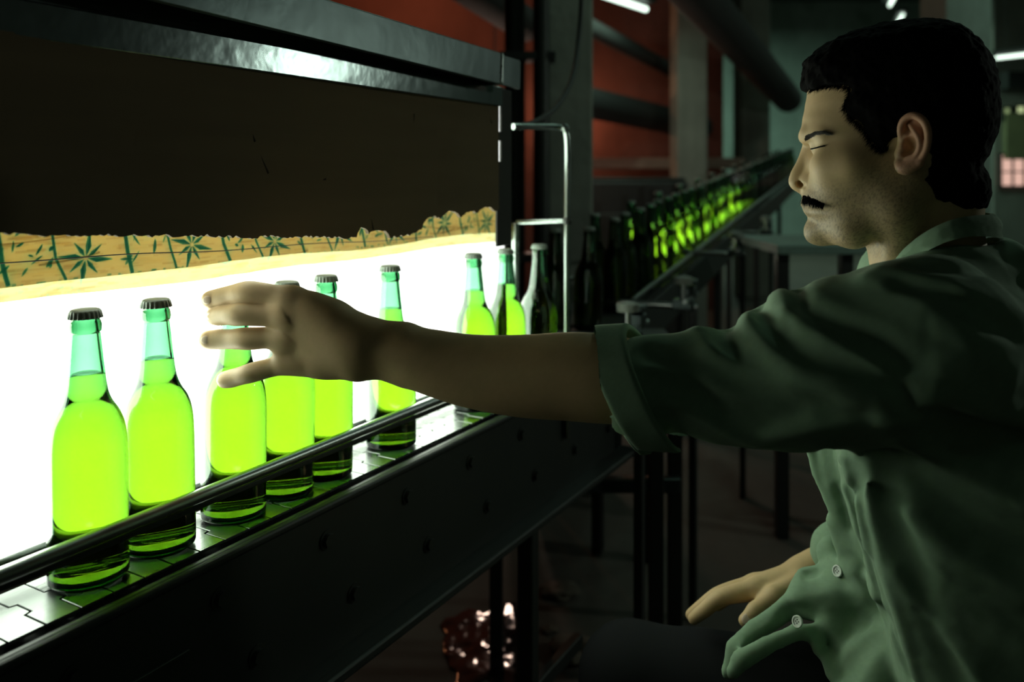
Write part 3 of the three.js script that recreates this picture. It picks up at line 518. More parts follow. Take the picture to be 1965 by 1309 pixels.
// the point where a sight line from the lens first meets a field
function meet(f, px, py, d0 = 0.4, d1 = 1.6) { let d = d0; for (let k = 0; k < 200 && d < d1; k++) { const v = f(at(px, py, d)); if (v < 0.0004) return at(px, py, d); d += Math.max(v * 0.6, 0.0006); } return null; }
// ---------------------------------------------------------------- the operator
const man = thing('person', 'seated man in an olive green shirt reaching his left arm towards the bottles', 'person', V(0.48, 0, -0.88));
const MP = man.position;
const wear = (g) => { g.translate(-MP.x, -MP.y, -MP.z); return g; };
const skinMat = new THREE.MeshPhysicalMaterial({ color: 0xffffff, vertexColors: true, roughness: 0.55, specularIntensity: 0.6 });
const hairMat = new THREE.MeshPhysicalMaterial({ color: lin(0.003, 0.0026, 0.0024), roughness: 0.9, specularIntensity: 0.12 });
const shirtMat = new THREE.MeshPhysicalMaterial({ color: 0xffffff, vertexColors: true, roughness: 0.9, sheen: 0.25, sheenColor: lin(0.3, 0.36, 0.28), sheenRoughness: 0.6 });

const fine = (l, n) => { const c = new THREE.CatmullRomCurve3(l.map((q) => q[0]), false, 'centripetal'), out = []; for (let i = 0; i <= n; i++) { const t = i / n * (l.length - 1), k = Math.min(l.length - 2, Math.floor(t)), u = t - k, r = (m) => l[clamp(m, 0, l.length - 1)][1], a = r(k - 1), b = r(k), e = r(k + 1), f = r(k + 2); out.push([c.getPoint(i / n), 0.5 * (2 * b + (e - a) * u + (2 * a - 5 * b + 4 * e - f) * u * u + (3 * b - a - 3 * e + f) * u * u * u)]); } return out; };   // more joints along a limb
// the head's own axes: a forwards, y up, l towards his left (our side)
const FW = V(-0.908, 0, -0.418).normalize(), LT = V(-0.418, 0, 0.908).normalize(), HO = at(1735, 290, 0.88);
const hw = (a, y, l) => V(HO.x + FW.x * a + LT.x * l, HO.y + y, HO.z + FW.z * a + LT.z * l);
const toHead = (p) => { const x = p.x - HO.x, z = p.z - HO.z; return V(x * FW.x + z * FW.z, p.y - HO.y, x * LT.x + z * LT.z); };
const hp = (px, py, l = 0) => { const r = at(px, py, 1).sub(V(0, EYE, 0)), o = HO.clone().sub(V(0, EYE, 0)), t = (l + o.dot(LT)) / r.dot(LT); return toHead(r.multiplyScalar(t).add(V(0, EYE, 0))); };   // a pixel's point on the plane l of the head
const table = (pts) => (y) => { if (y >= pts[0][0]) return pts[0][1]; for (let i = 0; i + 1 < pts.length; i++) if (y >= pts[i + 1][0]) { const t = (pts[i][0] - y) / (pts[i][0] - pts[i + 1][0]); return lerp(pts[i][1], pts[i + 1][1], t * t * (3 - 2 * t) * 0.4 + t * 0.6); } return pts[pts.length - 1][1]; };
// silhouette of the face without its nose, traced as [x, y] and turned to (height, forward)
const faceFront = table([[1590, 95], [1574, 130], [1563, 158], [1553, 185], [1546, 207], [1541, 232], [1538.5, 256], [1540, 266], [1546.5, 280], [1552, 296], [1552, 330], [1545, 360], [1539.5, 374], [1538.5, 388], [1541, 396], [1547, 402], [1547, 408], [1553, 415], [1557.5, 424], [1556.5, 437], [1559.5, 449], [1568, 464], [1590, 473], [1620, 480]].map(([x, y]) => { const h = hp(x, y); return [h.y, h.x]; }));
const faceWide = table([[0.1, 0.052], [0.075, 0.058], [0.05, 0.064], [0.03, 0.0665], [0.012, 0.067], [-0.005, 0.068], [-0.02, 0.068], [-0.035, 0.0655], [-0.05, 0.0615], [-0.065, 0.057], [-0.08, 0.05], [-0.095, 0.041], [-0.11, 0.034]]);
const facePow = table([[0.07, 2.5], [0.03, 2.6], [0.0, 2.35], [-0.04, 2.1], [-0.07, 1.95], [-0.1, 1.9]]);
// hair and skull outlines round a centre
const HC = hp(1745, 205);
const hairOutline = [[1537, 150], [1541, 122], [1571, 98], [1606, 74], [1663, 53], [1724, 41.5], [1770, 37], [1816, 40], [1847, 51], [1877, 74.5], [1900, 105], [1911, 135], [1918, 184], [1918, 234], [1911, 264], [1900, 288], [1889, 315], [1882, 345], [1878, 375], [1820, 400], [1740, 390], [1660, 330], [1580, 270], [1540, 200]].map(([x, y]) => { const h = hp(x, y); return [Math.atan2(h.y - HC.y, h.x - HC.x), Math.hypot(h.x - HC.x, h.y - HC.y)]; }).sort((p, q) => p[0] - q[0]);
const outlineR = (ang) => { const n = hairOutline.length; let i = hairOutline.findIndex((p) => p[0] > ang); if (i < 0) i = 0; const b = hairOutline[i], a = hairOutline[(i + n - 1) % n]; let da = b[0] - a[0], dx = ang - a[0]; if (da <= 0) da += 2 * Math.PI; if (dx < 0) dx += 2 * Math.PI; return lerp(a[1], b[1], dx / da); };
const shell = (h, inset, wide) => { const x = h.x - HC.x, y = h.y - HC.y, r = Math.hypot(x, y), R = outlineR(Math.atan2(y, x)) - inset; const w = wide * (1 - 0.13 * sstep(-0.01, -0.11, y)); const q = Math.pow(Math.pow(r / R, 2.25) + Math.pow(Math.abs(h.z) / w, 2.25), 1 / 2.25); return (q - 1) * 0.078; };
const E3 = (h, c, rx, ry, rz) => { const x = (h.x - c.x) / rx, y = (h.y - c.y) / ry, z = (h.z - c.z) / rz, q = Math.sqrt(x * x + y * y + z * z); return (q - 1) * Math.min(rx, ry, rz); };
const P3 = (px, py, l) => { const h = hp(px, py, l); return V(h.x, h.y, l); };
const noseLine = [[P3(1556, 274, 0), 0.0062], [P3(1552, 296, 0), 0.0072], [P3(1544.5, 318, 0), 0.0078], [P3(1535.5, 338, 0), 0.0088], [P3(1532.5, 349, 0), 0.0102]];
const noseTip = P3(1532.5, 349.5, 0), septum = P3(1538, 362, 0), alar = P3(1551, 351, 0.0125), nostril = P3(1528, 359, 0.0175), nostrilIn = P3(1541, 358, 0.0205), nostrilA = P3(1534, 358, 0.02), nostrilB = P3(1537, 351, 0.006), crease0 = P3(1561, 334, 0.0205), crease1 = P3(1564, 362, 0.0215);
const eyeC = P3(1579, 279, 0.031), brow0 = P3(1546, 264, 0.012), brow1 = P3(1554, 259, 0.03), brow2 = P3(1582, 258, 0.05), cheek = P3(1597, 318, 0.046), malar = P3(1640, 312, 0.058);
const foldA = V(eyeC.x + 0.012, eyeC.y + 0.0075, 0.027), foldB = V(eyeC.x + 0.0105, eyeC.y + 0.009, 0.036), foldC = V(eyeC.x + 0.002, eyeC.y + 0.0065, 0.0455);
const lipU = P3(1547, 394, 0), lipL = P3(1553, 404, 0), lipC = P3(1572, 397, 0.0235), lipUs = P3(1552, 393, 0.012), lipLs = P3(1557, 403, 0.012), chinP = P3(1571, 446, 0), jawA = P3(1722, 394, 0.052), jawM = P3(1640, 447, 0.038);
// ear, near side (mirrored on the other): tubes and hollows
const ear = (() => {
  const e = (x, y, l) => P3(x, y, l);
  return { plate: e(1751, 273, 0.078), helix: fine([[e(1741, 284, 0.0735), 0.0022], [e(1731, 268, 0.0755), 0.0027], [e(1728, 247, 0.079), 0.0030], [e(1735, 230, 0.0825), 0.0032], [e(1752, 221.5, 0.086), 0.0034], [e(1769, 229, 0.0885), 0.0035], [e(1779, 246, 0.0895), 0.0034], [e(1781, 267, 0.0893), 0.0032], [e(1777, 289, 0.0875), 0.003], [e(1767, 308, 0.0845), 0.0032]], 30),
    anti: fine([[e(1746, 240, 0.0815), 0.0018], [e(1755, 251, 0.0845), 0.0026], [e(1764, 267, 0.0865), 0.0029], [e(1765, 284, 0.086), 0.0029], [e(1757, 299, 0.0835), 0.0028], [e(1743, 304, 0.0805), 0.0026]], 18),
    lobe: fine([[e(1761, 312, 0.0815), 0.0052], [e(1746, 318, 0.079), 0.0062], [e(1733, 321, 0.0765), 0.0066], [e(1726, 313, 0.0745), 0.0046]], 10),
    tragus: [[e(1727, 296, 0.0735), 0.0042], [e(1732, 285, 0.0755), 0.0036]],
    concha: e(1746, 284, 0.083), fossa: e(1741, 246, 0.084), canal: e(1736, 290, 0.079) };
})();
const earField = (h) => {
  const c = ear.plate, x = h.x - c.x, y = h.y - c.y, z = h.z - c.z + x * 0.36 - y * 0.05, q = Math.sqrt((x / 0.0135 + y * 9) ** 2 + (y / 0.0265) ** 2 + (z / 0.0058) ** 2);
  let d = (q - 1) * 0.0052;
  d = smax(d, -E3(h, ear.concha, 0.0082, 0.0115, 0.009), 0.002); d = smax(d, -E3(h, ear.fossa, 0.005, 0.007, 0.006), 0.002); d = smax(d, -ball(h, ear.canal, 0.0055), 0.002);
  d = smin(d, chain(h, ear.anti, 0.001), 0.002); d = smin(d, chain(h, ear.helix, 0.001), 0.0016); d = smin(d, chain(h, ear.lobe, 0.001), 0.004); d = smin(d, chain(h, ear.tragus, 0.003), 0.004);
  return d;
};
const earBox = (h) => h.z > 0.066 && h.x > -0.032 && h.x < 0.014 && h.y > -0.03 && h.y < 0.045;
const neckLine = [[V(-0.026, -0.045, 0), 0.05], [V(-0.026, -0.09, 0), 0.0465], [V(-0.032, -0.13, 0), 0.051], [V(-0.04, -0.19, 0), 0.068]];
const scm = [[P3(1758, 345, 0.05), 0.014], [P3(1728, 430, 0.044), 0.014], [P3(1712, 520, 0.024), 0.011]], throat = [[P3(1700, 462, 0), 0.02], [P3(1716, 500, 0), 0.022], [P3(1735, 560, 0), 0.024]];
const headField = (h0, ears = true) => {
  const h = V(h0.x, h0.y, Math.abs(h0.z));                              // the face is symmetrical
  const y = h.y, af = faceFront(y), ab = -0.05, ac = (af + ab) / 2, ra = (af - ab) / 2, w = faceWide(y), n = facePow(y);
  let d = (Math.pow(Math.pow(Math.abs(h.x - ac) / ra, n) + Math.pow(h.z / w, n), 1 / n) - 1) * Math.min(ra, w) * 0.9;
  d = smax(d, y - 0.115, 0.03);
  const jaw = (-0.1035 - y) + 0.62 * Math.max(0, 0.062 - h.x) * 0.9;     // the jaw's lower border climbs towards the ear
  d = smax(d, jaw * 0.84, 0.016);
  d = smin(d, shell(h, 0.0125, 0.0735), 0.012);
  d = smin(d, ball(h, chinP, 0.0135), 0.014);
  d = smin(d, ball(h, jawA, 0.0125), 0.03); d = smin(d, ball(h, jawM, 0.013), 0.026);
  d = smin(d, E3(h, cheek, 0.016, 0.014, 0.014), 0.022); d = smin(d, ball(h, malar, 0.011), 0.02);
  // eye socket, brow, eyeball under its lids
  d = smax(d, -E3(h, V(eyeC.x + 0.018, eyeC.y + 0.0005, 0.03), 0.0125, 0.0115, 0.017), 0.012);
  d = smin(d, capsule(h, brow0, brow1, 0.0062, 0.0068), 0.009); d = smin(d, capsule(h, brow1, brow2, 0.0068, 0.006), 0.009);
  let lid = ball(h, eyeC, 0.0131); const ey = h.y - eyeC.y, slit = Math.max(Math.abs(ey + 0.0036) - 0.0008, eyeC.x + 0.001 - h.x, 0.0345 - h.z);
  lid = smax(lid, -slit, 0.0012); d = smin(d, lid, 0.0035);
  d = smax(d, -capsule(h, foldA, foldB, 0.0009, 0.0013), 0.0018); d = smax(d, -capsule(h, foldB, foldC, 0.0013, 0.0007), 0.0018);
  // nose
  let nose = chain(h, noseLine, 0.008); nose = smin(nose, E3(h, alar, 0.0082, 0.0088, 0.0074), 0.006); nose = smin(nose, capsule(h, noseTip, septum, 0.006, 0.0042), 0.006);
  nose = smin(nose, capsule(h, V(noseLine[1][0].x - 0.01, noseLine[1][0].y, 0.006), V(alar.x - 0.004, alar.y + 0.006, 0.011), 0.007, 0.008), 0.008);
  d = smin(d, nose, 0.006);
  d = smax(d, -capsule(h, crease0, crease1, 0.0024, 0.003), 0.004);
  d = smax(d, -capsule(h, nostril, nostrilIn, 0.0040, 0.0036), 0.0015); d = smax(d, -capsule(h, nostrilA, nostrilB, 0.0036, 0.004), 0.0015);
  // lips
  d = smin(d, capsule(h, lipU, lipUs, 0.0052, 0.005), 0.004); d = smin(d, capsule(h, lipUs, lipC, 0.005, 0.0028), 0.004);
  d = smin(d, capsule(h, lipL, lipLs, 0.0052, 0.0052), 0.004); d = smin(d, capsule(h, lipLs, lipC, 0.0052, 0.0025), 0.004);
  d = smax(d, -capsule(h, V(lipU.x + 0.007, (lipU.y + lipL.y) / 2, 0), V(lipC.x + 0.002, lipC.y - 0.0003, lipC.z), 0.0011, 0.0009), 0.0016);
  d = smin(d, chain(h, neckLine, 0.008), 0.012); d = smin(d, chain(h, scm, 0.01), 0.016); d = smin(d, chain(h, throat, 0.01), 0.016);
  return ears ? smin(d, earField(h), 0.0035) : d;
};
const headWorld = (p) => headField(toHead(p));

// the reaching arm and hand
const A = (list) => list.map(([x, y, d, r]) => [at(x, y, d), r]);
const fingers = [
  A([[560, 577, 0.888, 0.0134], [515, 567, 0.889, 0.0122], [480, 562, 0.891, 0.0123], [466, 563, 0.895, 0.0119], [448, 566, 0.903, 0.0108], [430, 570, 0.909, 0.0105], [415, 573, 0.913, 0.0100], [403, 575, 0.913, 0.0093]]),
  A([[555, 606, 0.882, 0.0134], [505, 604, 0.884, 0.0119], [466, 603, 0.886, 0.0121], [452, 604, 0.891, 0.0117], [438, 604, 0.899, 0.0108], [427, 605, 0.906, 0.0107], [419, 606, 0.910, 0.0103], [413, 606, 0.912, 0.0098]]),
  A([[560, 644, 0.885, 0.0132], [512, 648, 0.887, 0.0112], [478, 650, 0.89, 0.0117], [464, 650, 0.894, 0.0114], [442, 651, 0.903, 0.0105], [422, 651, 0.909, 0.0106], [408, 652, 0.911, 0.0101], [399, 652, 0.911, 0.0095]]),
  A([[580, 690, 0.89, 0.0130], [525, 704, 0.893, 0.0102], [488, 714, 0.897, 0.0104], [474, 718, 0.901, 0.0101], [460, 722, 0.907, 0.0096], [446, 726, 0.912, 0.0097], [437, 728, 0.914, 0.0092], [431, 729, 0.916, 0.0087]]),
];
const thumb = A([[655, 640, 0.905, 0.014], [610, 615, 0.935, 0.0125], [560, 604, 0.955, 0.0105], [520, 604, 0.963, 0.009]]);
const palm = [A([[690, 645, 0.874, 0.02], [600, 590, 0.884, 0.0155], [548, 578, 0.89, 0.012]]), A([[690, 660, 0.872, 0.021], [610, 620, 0.88, 0.0165], [550, 608, 0.885, 0.0125]]), A([[690, 672, 0.873, 0.021], [610, 655, 0.88, 0.0165], [552, 645, 0.886, 0.0125]]), A([[690, 690, 0.876, 0.0185], [620, 695, 0.885, 0.0175], [570, 692, 0.89, 0.013]])];
palm.push(A([[552, 591, 0.886, 0.0125], [640, 612, 0.881, 0.015]]), A([[538, 652, 0.888, 0.009], [546, 692, 0.89, 0.0095]]));
const wristU = A([[690, 643, 0.876, 0.0165], [720, 644, 0.874, 0.0155], [775, 652, 0.871, 0.017]]), wristL = A([[690, 698, 0.876, 0.0155], [720, 694, 0.873, 0.0155], [775, 706, 0.87, 0.017]]);
const forearm = A([[715, 669, 0.873, 0.0225], [760, 676, 0.87, 0.0265], [810, 690, 0.866, 0.0318], [900, 711, 0.856, 0.0362], [1000, 721, 0.842, 0.0402], [1100, 722, 0.826, 0.0425], [1180, 728, 0.812, 0.0415], [1245, 735, 0.802, 0.034]]);
const forearmFine = fine(forearm, 48);
const fingersFine = fingers.map((f) => fine(f, 36)), palmFine = palm.map((f) => f.length > 2 ? fine(f, 18) : f);
const handField = (p) => {
  let d = 1e3; for (const c of palmFine) d = smin(d, chain(p, c, 0.002), 0.0145);
  let fs = 1e3; for (const f of fingersFine) if (ball(p, f[18][0], 0.06) < fs) fs = Math.min(fs, chain(p, f, 0.0008));
  d = smin(d, fs, 0.008); d = smin(d, chain(p, thumb, 0.006), 0.014);
  d = smin(d, chain(p, wristU, 0.004), 0.012); d = smin(d, chain(p, wristL, 0.004), 0.012); d = smin(d, chain(p, forearmFine, 0.0015), 0.012);
  for (const f of fingers) {                                              // shallow creases over the middle joint, on the back of the finger
    d = smin(d, ball(p, f[0][0], f[0][1] * 0.97), 0.01);
    const a = f[3][0], c = f[2][0], u = V(a.x - c.x, a.y - c.y, a.z - c.z).normalize(), q = V(p.x - a.x, p.y - a.y, p.z - a.z), t = q.dot(u);
    if (q.lengthSq() < 0.0006) d += 0.0003 * Math.cos(t * 2400) * Math.exp(-((t / 0.0035) ** 2)) * sstep(0.024, 0.012, q.length());
  }
  return d;
};
const armField = (p) => { let d = chain(p, forearmFine, 0.0015); if (p.x < -0.04) d = handField(p); return smin(d, capsule(p, forearm[7][0], at(1400, 716, 0.787), 0.034, 0.034), 0.01); };
const WX = at(790, 690, 0.867).x;
// the resting hand
const rf = [A([[1452, 1131, 1.075, 0.0128], [1382, 1148, 1.075, 0.0102], [1352, 1171, 1.08, 0.0088], [1331, 1187, 1.085, 0.0076]]), A([[1450, 1122, 1.095, 0.0125], [1378, 1142, 1.097, 0.0098], [1347, 1164, 1.1, 0.0085], [1326, 1180, 1.105, 0.0074]]), A([[1460, 1121, 1.115, 0.012], [1395, 1138, 1.12, 0.0095], [1362, 1160, 1.125, 0.0082], [1345, 1174, 1.13, 0.0072]]), A([[1472, 1122, 1.135, 0.0105], [1418, 1136, 1.142, 0.0083], [1392, 1152, 1.147, 0.0072], [1378, 1164, 1.15, 0.0062]])];
const rThumb = A([[1535, 1117, 1.068, 0.0125], [1487, 1144, 1.052, 0.0118], [1450, 1172, 1.045, 0.0096], [1430, 1191, 1.042, 0.0083]]);
const rPalm = [0, 1, 2, 3].map((i) => [[at(1560, 1096 + i * 2, 1.09 + i * 0.008), 0.0165], [rf[i][0][0], 0.0125]]);
const rArm = A([[1548, 1098, 1.1, 0.0185], [1590, 1082, 1.105, 0.02], [1650, 1055, 1.11, 0.028], [1780, 1000, 1.13, 0.036]]);
const rfFine = rf.map((f) => fine(f, 24));
const restField = (p) => { let d = 1e3; for (const c of rPalm) d = smin(d, chain(p, c, 0.01), 0.014); let fs = 1e3; for (const f of rfFine) fs = Math.min(fs, chain(p, f, 0.001)); d = smin(d, fs, 0.008); d = smin(d, chain(p, rThumb, 0.006), 0.01); return smin(d, chain(p, rArm, 0.02), 0.02); };

// torso and shirt
const torsoAxis = [[at(1825, 590, 0.865), 0.075, 0.12], [at(1838, 670, 0.868), 0.108, 0.155], [at(1852, 770, 0.87), 0.128, 0.172], [at(1884, 900, 0.87), 0.138, 0.176], [at(1920, 1060, 0.875), 0.132, 0.17], [at(1968, 1250, 0.88), 0.128, 0.172], [at(2030, 1500, 0.89), 0.13, 0.18]];
const torsoField = (p, grow = 0) => {
  let best = 1e3;
  for (let i = 0; i + 1 < torsoAxis.length; i++) {
    const [a, fa, la] = torsoAxis[i], [b, fb, lb] = torsoAxis[i + 1], dx = b.x - a.x, dy = b.y - a.y, dz = b.z - a.z;
    const u = (p.y - a.y) / dy, t = clamp(u), x = p.x - a.x - dx * t, y = p.y - a.y - dy * t, z = p.z - a.z - dz * t;
    const qa = x * FW.x + z * FW.z, ql = x * LT.x + z * LT.z, rf_ = lerp(fa, fb, t) + grow, rl = lerp(la, lb, t) + grow;
    const e = (Math.sqrt(Math.pow(Math.pow(Math.abs(qa / rf_), 3.4) + Math.pow(Math.abs(ql / rl), 3.4), 2 / 3.4) + (y / 0.045) ** 2) - 1) * Math.min(rf_, rl) * 0.85;
    best = Math.min(best, e);
  }
  return best;
};
const shL = at(1785, 652, 0.735), shR = V(shL.x - LT.x * 0.37, shL.y + 0.005, shL.z - LT.z * 0.37), neckB = at(1815, 572, 0.862);
const sleeve = A([[1226, 742, 0.803, 0.0475], [1300, 732, 0.795, 0.0445], [1380, 737, 0.787, 0.0535], [1470, 732, 0.777, 0.0605], [1560, 706, 0.766, 0.0735], [1640, 688, 0.755, 0.0755], [1720, 672, 0.745, 0.0735], [1785, 660, 0.735, 0.070]]);
const sleeveFine = fine(sleeve, 24);
const trap = [[shL, 0.066], [V(lerp(shL.x, neckB.x, 0.5), lerp(shL.y, neckB.y, 0.5) + 0.004, lerp(shL.z, neckB.z, 0.5)), 0.055], [neckB, 0.055], [V(lerp(shR.x, neckB.x, 0.5), lerp(shR.y, neckB.y, 0.5) + 0.004, lerp(shR.z, neckB.z, 0.5)), 0.055], [shR, 0.066]];
const rSleeve = [[shR, 0.07], [at(1830, 960, 1.13), 0.062], [at(1690, 1045, 1.105), 0.05], [at(1618, 1062, 1.085), 0.042]];
const yoke = [[hw(-0.015, -0.135, 0.062), 0.02], [hw(-0.06, -0.122, 0.058), 0.024], [hw(-0.09, -0.118, 0.025), 0.026], [hw(-0.09, -0.118, -0.025), 0.026], [hw(-0.06, -0.122, -0.058), 0.024], [hw(-0.015, -0.135, -0.062), 0.02]];
const shirtBase = (p) => {
  let d = smin(chain(p, sleeveFine, 0.002), chain(p, trap, 0.012), 0.03);
  d = smin(d, chain(p, yoke, 0.01), 0.025);
  d = smin(d, torsoField(p), 0.035);
  return smin(d, chain(p, rSleeve, 0.01), 0.03);
};
// folds: lines laid on the cloth, each a ridge (+) or a furrow (-)
const onCloth = (pts) => { const out = []; let last = 0.75; for (const [x, y, push = 0, own] of pts) { if (own) { out.push(at(x, y, own)); last = own; continue; } const m = meet(shirtBase, x, y); const d = m ? -m.z + push : last + push; last = m ? -m.z : last; out.push(at(x, y, d)); } return out; };
const folds = [
  [[1452, 598, 0.03], [1475, 622], [1515, 668], [1568, 690], [1648, 713], [1722, 742], -0.011, 0.016],
  [[1505, 572, 0.03], [1515, 594], [1585, 649], [1668, 695], [1751, 737], [1782, 772], 0.009, 0.015],
  [[1530, 560, 0.03], [1535, 592], [1568, 611], [1630, 632], [1702, 672], [1745, 709], -0.009, 0.014],
  [[1440, 602, 0.03], [1438, 612], [1470, 655], [1530, 706], [1600, 724], [1690, 755], 0.008, 0.014],
  [[1668, 536], [1772, 588], [1855, 653], [1938, 716], 0.006, 0.016],
  [[1731, 548], [1797, 556], [1834, 583], [1897, 618], [1950, 640], -0.009, 0.011],
  [[1400, 634, 0.03], [1385, 645], [1400, 668], [1449, 700], [1500, 745], [1580, 775], -0.008, 0.014],
  [[1338, 626, 0.03], [1335, 636], [1365, 668], [1440, 707], [1502, 738], [1606, 745], [1700, 768], 0.006, 0.014],
  [[1250, 678], [1340, 702], [1407, 730], [1452, 749], [1523, 788], -0.0075, 0.012],
  [[1256, 736], [1330, 742], [1399, 786], [1482, 802], [1560, 790], [1660, 800], -0.0085, 0.013],
  [[1270, 762], [1337, 799], [1399, 832], [1465, 850], 0.006, 0.011],
  [[1480, 832], [1565, 815], [1680, 805], [1780, 802], 0.006, 0.014],
  [[1248, 708], [1310, 716], [1370, 745], 0.004, 0.009],
  [[1797, 757], [1870, 783], [1965, 812], 0.009, 0.017],
  [[1790, 790], [1870, 830], [1965, 860], -0.009, 0.02],
  [[1720, 842], [1800, 885], [1880, 925], [1965, 968], 0.006, 0.012],
  [[1700, 880], [1780, 950], [1880, 1020], [1965, 1060], -0.008, 0.022],
  [[1745, 990], [1830, 1060], [1965, 1135], 0.007, 0.02],
  [[1720, 1100], [1800, 1200], [1880, 1309], 0.006, 0.016],
  [[1785, 600], [1780, 680], [1782, 750], [1790, 800], -0.0016, 0.005],
  [[1690, 522], [1760, 535], [1850, 560], [1965, 610], 0.005, 0.01],
  [[1760, 510], [1850, 520], [1965, 545], -0.005, 0.01],
  [[1548, 846, 0, 0.955], [1562, 880, 0, 0.95], [1582, 935], [1608, 992], 0.012, 0.008],
  [[1588, 846, 0, 0.93], [1594, 885], [1606, 930], [1640, 1040], [1690, 1160], 0.009, 0.0085],
  [[1568, 846, 0, 0.94], [1576, 885], [1594, 935], [1615, 985], -0.010, 0.0075],
  [[1616, 846, 0, 0.915], [1622, 885], [1640, 950], [1668, 1050], 0.008, 0.008], [[1603, 846, 0, 0.92], [1608, 885], [1622, 930], [1650, 1020], -0.008, 0.006],
].map((f) => { const pts = onCloth(f.slice(0, -2)), bb = new THREE.Box3().setFromPoints(pts).expandByScalar(f[f.length - 1] * 2.4); return { pts, amp: f[f.length - 2], w: f[f.length - 1], bb }; });
const creases = (p, list = folds) => { let s = 0; for (const f of list) if (f.bb.containsPoint(p)) { const q = toLine(p, f.pts) / f.w; if (q < 2.4) s += f.amp * (f.amp > 0 ? 1.35 * Math.exp(-1.7 * Math.pow(q, 1.25)) : 1.25 * Math.exp(-q * q * 1.5)); } return s; };
// loose front tail of the shirt, bunched on the lap
const tailBlobs = [
  A([[1550, 836, 0.955, 0.007], [1580, 930, 0.95, 0.0075], [1614, 1000, 0.945, 0.010]]), A([[1582, 836, 0.94, 0.010], [1602, 930, 0.94, 0.0105], [1640, 1040, 0.94, 0.013], [1690, 1160, 0.93, 0.02]]), A([[1618, 840, 0.92, 0.012], [1640, 930, 0.925, 0.016], [1672, 1040, 0.925, 0.02]]),
  A([[1604, 1000, 0.955, 0.012], [1645, 1080, 0.95, 0.018], [1695, 1190, 0.93, 0.026], [1745, 1330, 0.9, 0.035]]),
  A([[1690, 1150, 0.945, 0.03], [1620, 1140, 0.965, 0.033], [1560, 1142, 0.98, 0.026]]), A([[1600, 1062, 1.0, 0.02], [1625, 1090, 0.985, 0.018]]), A([[1550, 1105, 0.995, 0.009], [1607, 1100, 0.975, 0.012]]),
  A([[1560, 1140, 0.985, 0.024], [1515, 1165, 0.985, 0.0135], [1450, 1208, 0.98, 0.0105], [1410, 1245, 0.965, 0.0105], [1395, 1290, 0.955, 0.009]]),
  A([[1590, 1196, 0.945, 0.014], [1530, 1212, 0.945, 0.0085], [1470, 1240, 0.94, 0.009], [1425, 1266, 0.935, 0.0095], [1405, 1290, 0.933, 0.008]]),
  A([[1560, 1205, 0.945, 0.0085], [1575, 1245, 0.935, 0.009], [1604, 1288, 0.92, 0.010], [1645, 1250, 0.915, 0.0105], [1690, 1200, 0.92, 0.016]]),
  A([[1612, 1205, 0.95, 0.02], [1620, 1255, 0.935, 0.012]]), A([[1655, 1195, 0.95, 0.022], [1640, 1230, 0.94, 0.014]]), A([[1700, 1250, 0.9, 0.03], [1670, 1350, 0.89, 0.035]])];
const tailField = (p) => { let d = 1e3; for (const c of tailBlobs) d = smin(d, chain(p, c, 0.004), 0.01); const u = p.x * 0.8 - p.y * 0.6, v = p.x * 0.6 + p.y * 0.8; return d + 0.006 * (fbm(u * 60, v * 20, p.z * 25, 0, 3) - 0.5); };
const frontBase = (p) => smin(shirtBase(p), tailField(p), 0.014);
const frontFolds = [
  [[1568, 1196], [1588, 1245], [1606, 1288], -0.009, 0.010], [[1692, 1170], [1668, 1228], [1630, 1285], -0.009, 0.012], [[1518, 1178], [1580, 1194], [1655, 1196], -0.008, 0.012],
  [[1548, 1102], [1566, 1099], -0.009, 0.006], [[1600, 1072], [1640, 1100], [1662, 1135], 0.006, 0.010], [[1530, 1150], [1590, 1135], [1660, 1140], 0.005, 0.014],
  [[1622, 866], [1636, 950], [1656, 1050], [1694, 1180], [1740, 1300], -0.008, 0.0075], [[1652, 870], [1676, 1000], [1716, 1150], [1760, 1300], 0.006, 0.009], [[1585, 866], [1606, 940], [1630, 1010], -0.007, 0.006],
  [[1690, 880], [1720, 1000], [1770, 1150], [1840, 1309], -0.006, 0.016], [[1480, 1195], [1440, 1222], [1405, 1262], 0.003, 0.006],
].map((f) => { let last = 0.94; const pts = f.slice(0, -2).map(([x, y]) => { const m = meet(frontBase, x, y); last = m ? -m.z : last; return at(x, y, last); }); return { pts, amp: f[f.length - 2], w: f[f.length - 1], bb: new THREE.Box3().setFromPoints(pts).expandByScalar(f[f.length - 1] * 2.4) }; });
const shirtField = (p) => {
  let d = shirtBase(p);
  if (Math.abs(d) < 0.04) { d -= creases(p); const w = toHead(p), u = p.x * 0.86 - p.y * 0.5, v = p.x * 0.5 + p.y * 0.86; d += 0.0055 * (fbm(u * 9, v * 46, w.z * 14, 0, 3) - 0.5) + 0.0012 * (noise3(p.x * 110, p.y * 110, p.z * 110) - 0.5); }
  d = smin(d, tailField(p), 0.014);
  if (Math.abs(d) < 0.03) d -= creases(p, frontFolds);
  d = smax(d, -capsule(p, forearm[5][0], at(1172, 733, 0.812), 0.0445, 0.0425), 0.004);   // room for the arm
  const h = toHead(p);
  d = smax(d, -(chain(h, neckLine, 0.008) - 0.005), 0.006);              // and for the neck
  return d;
};
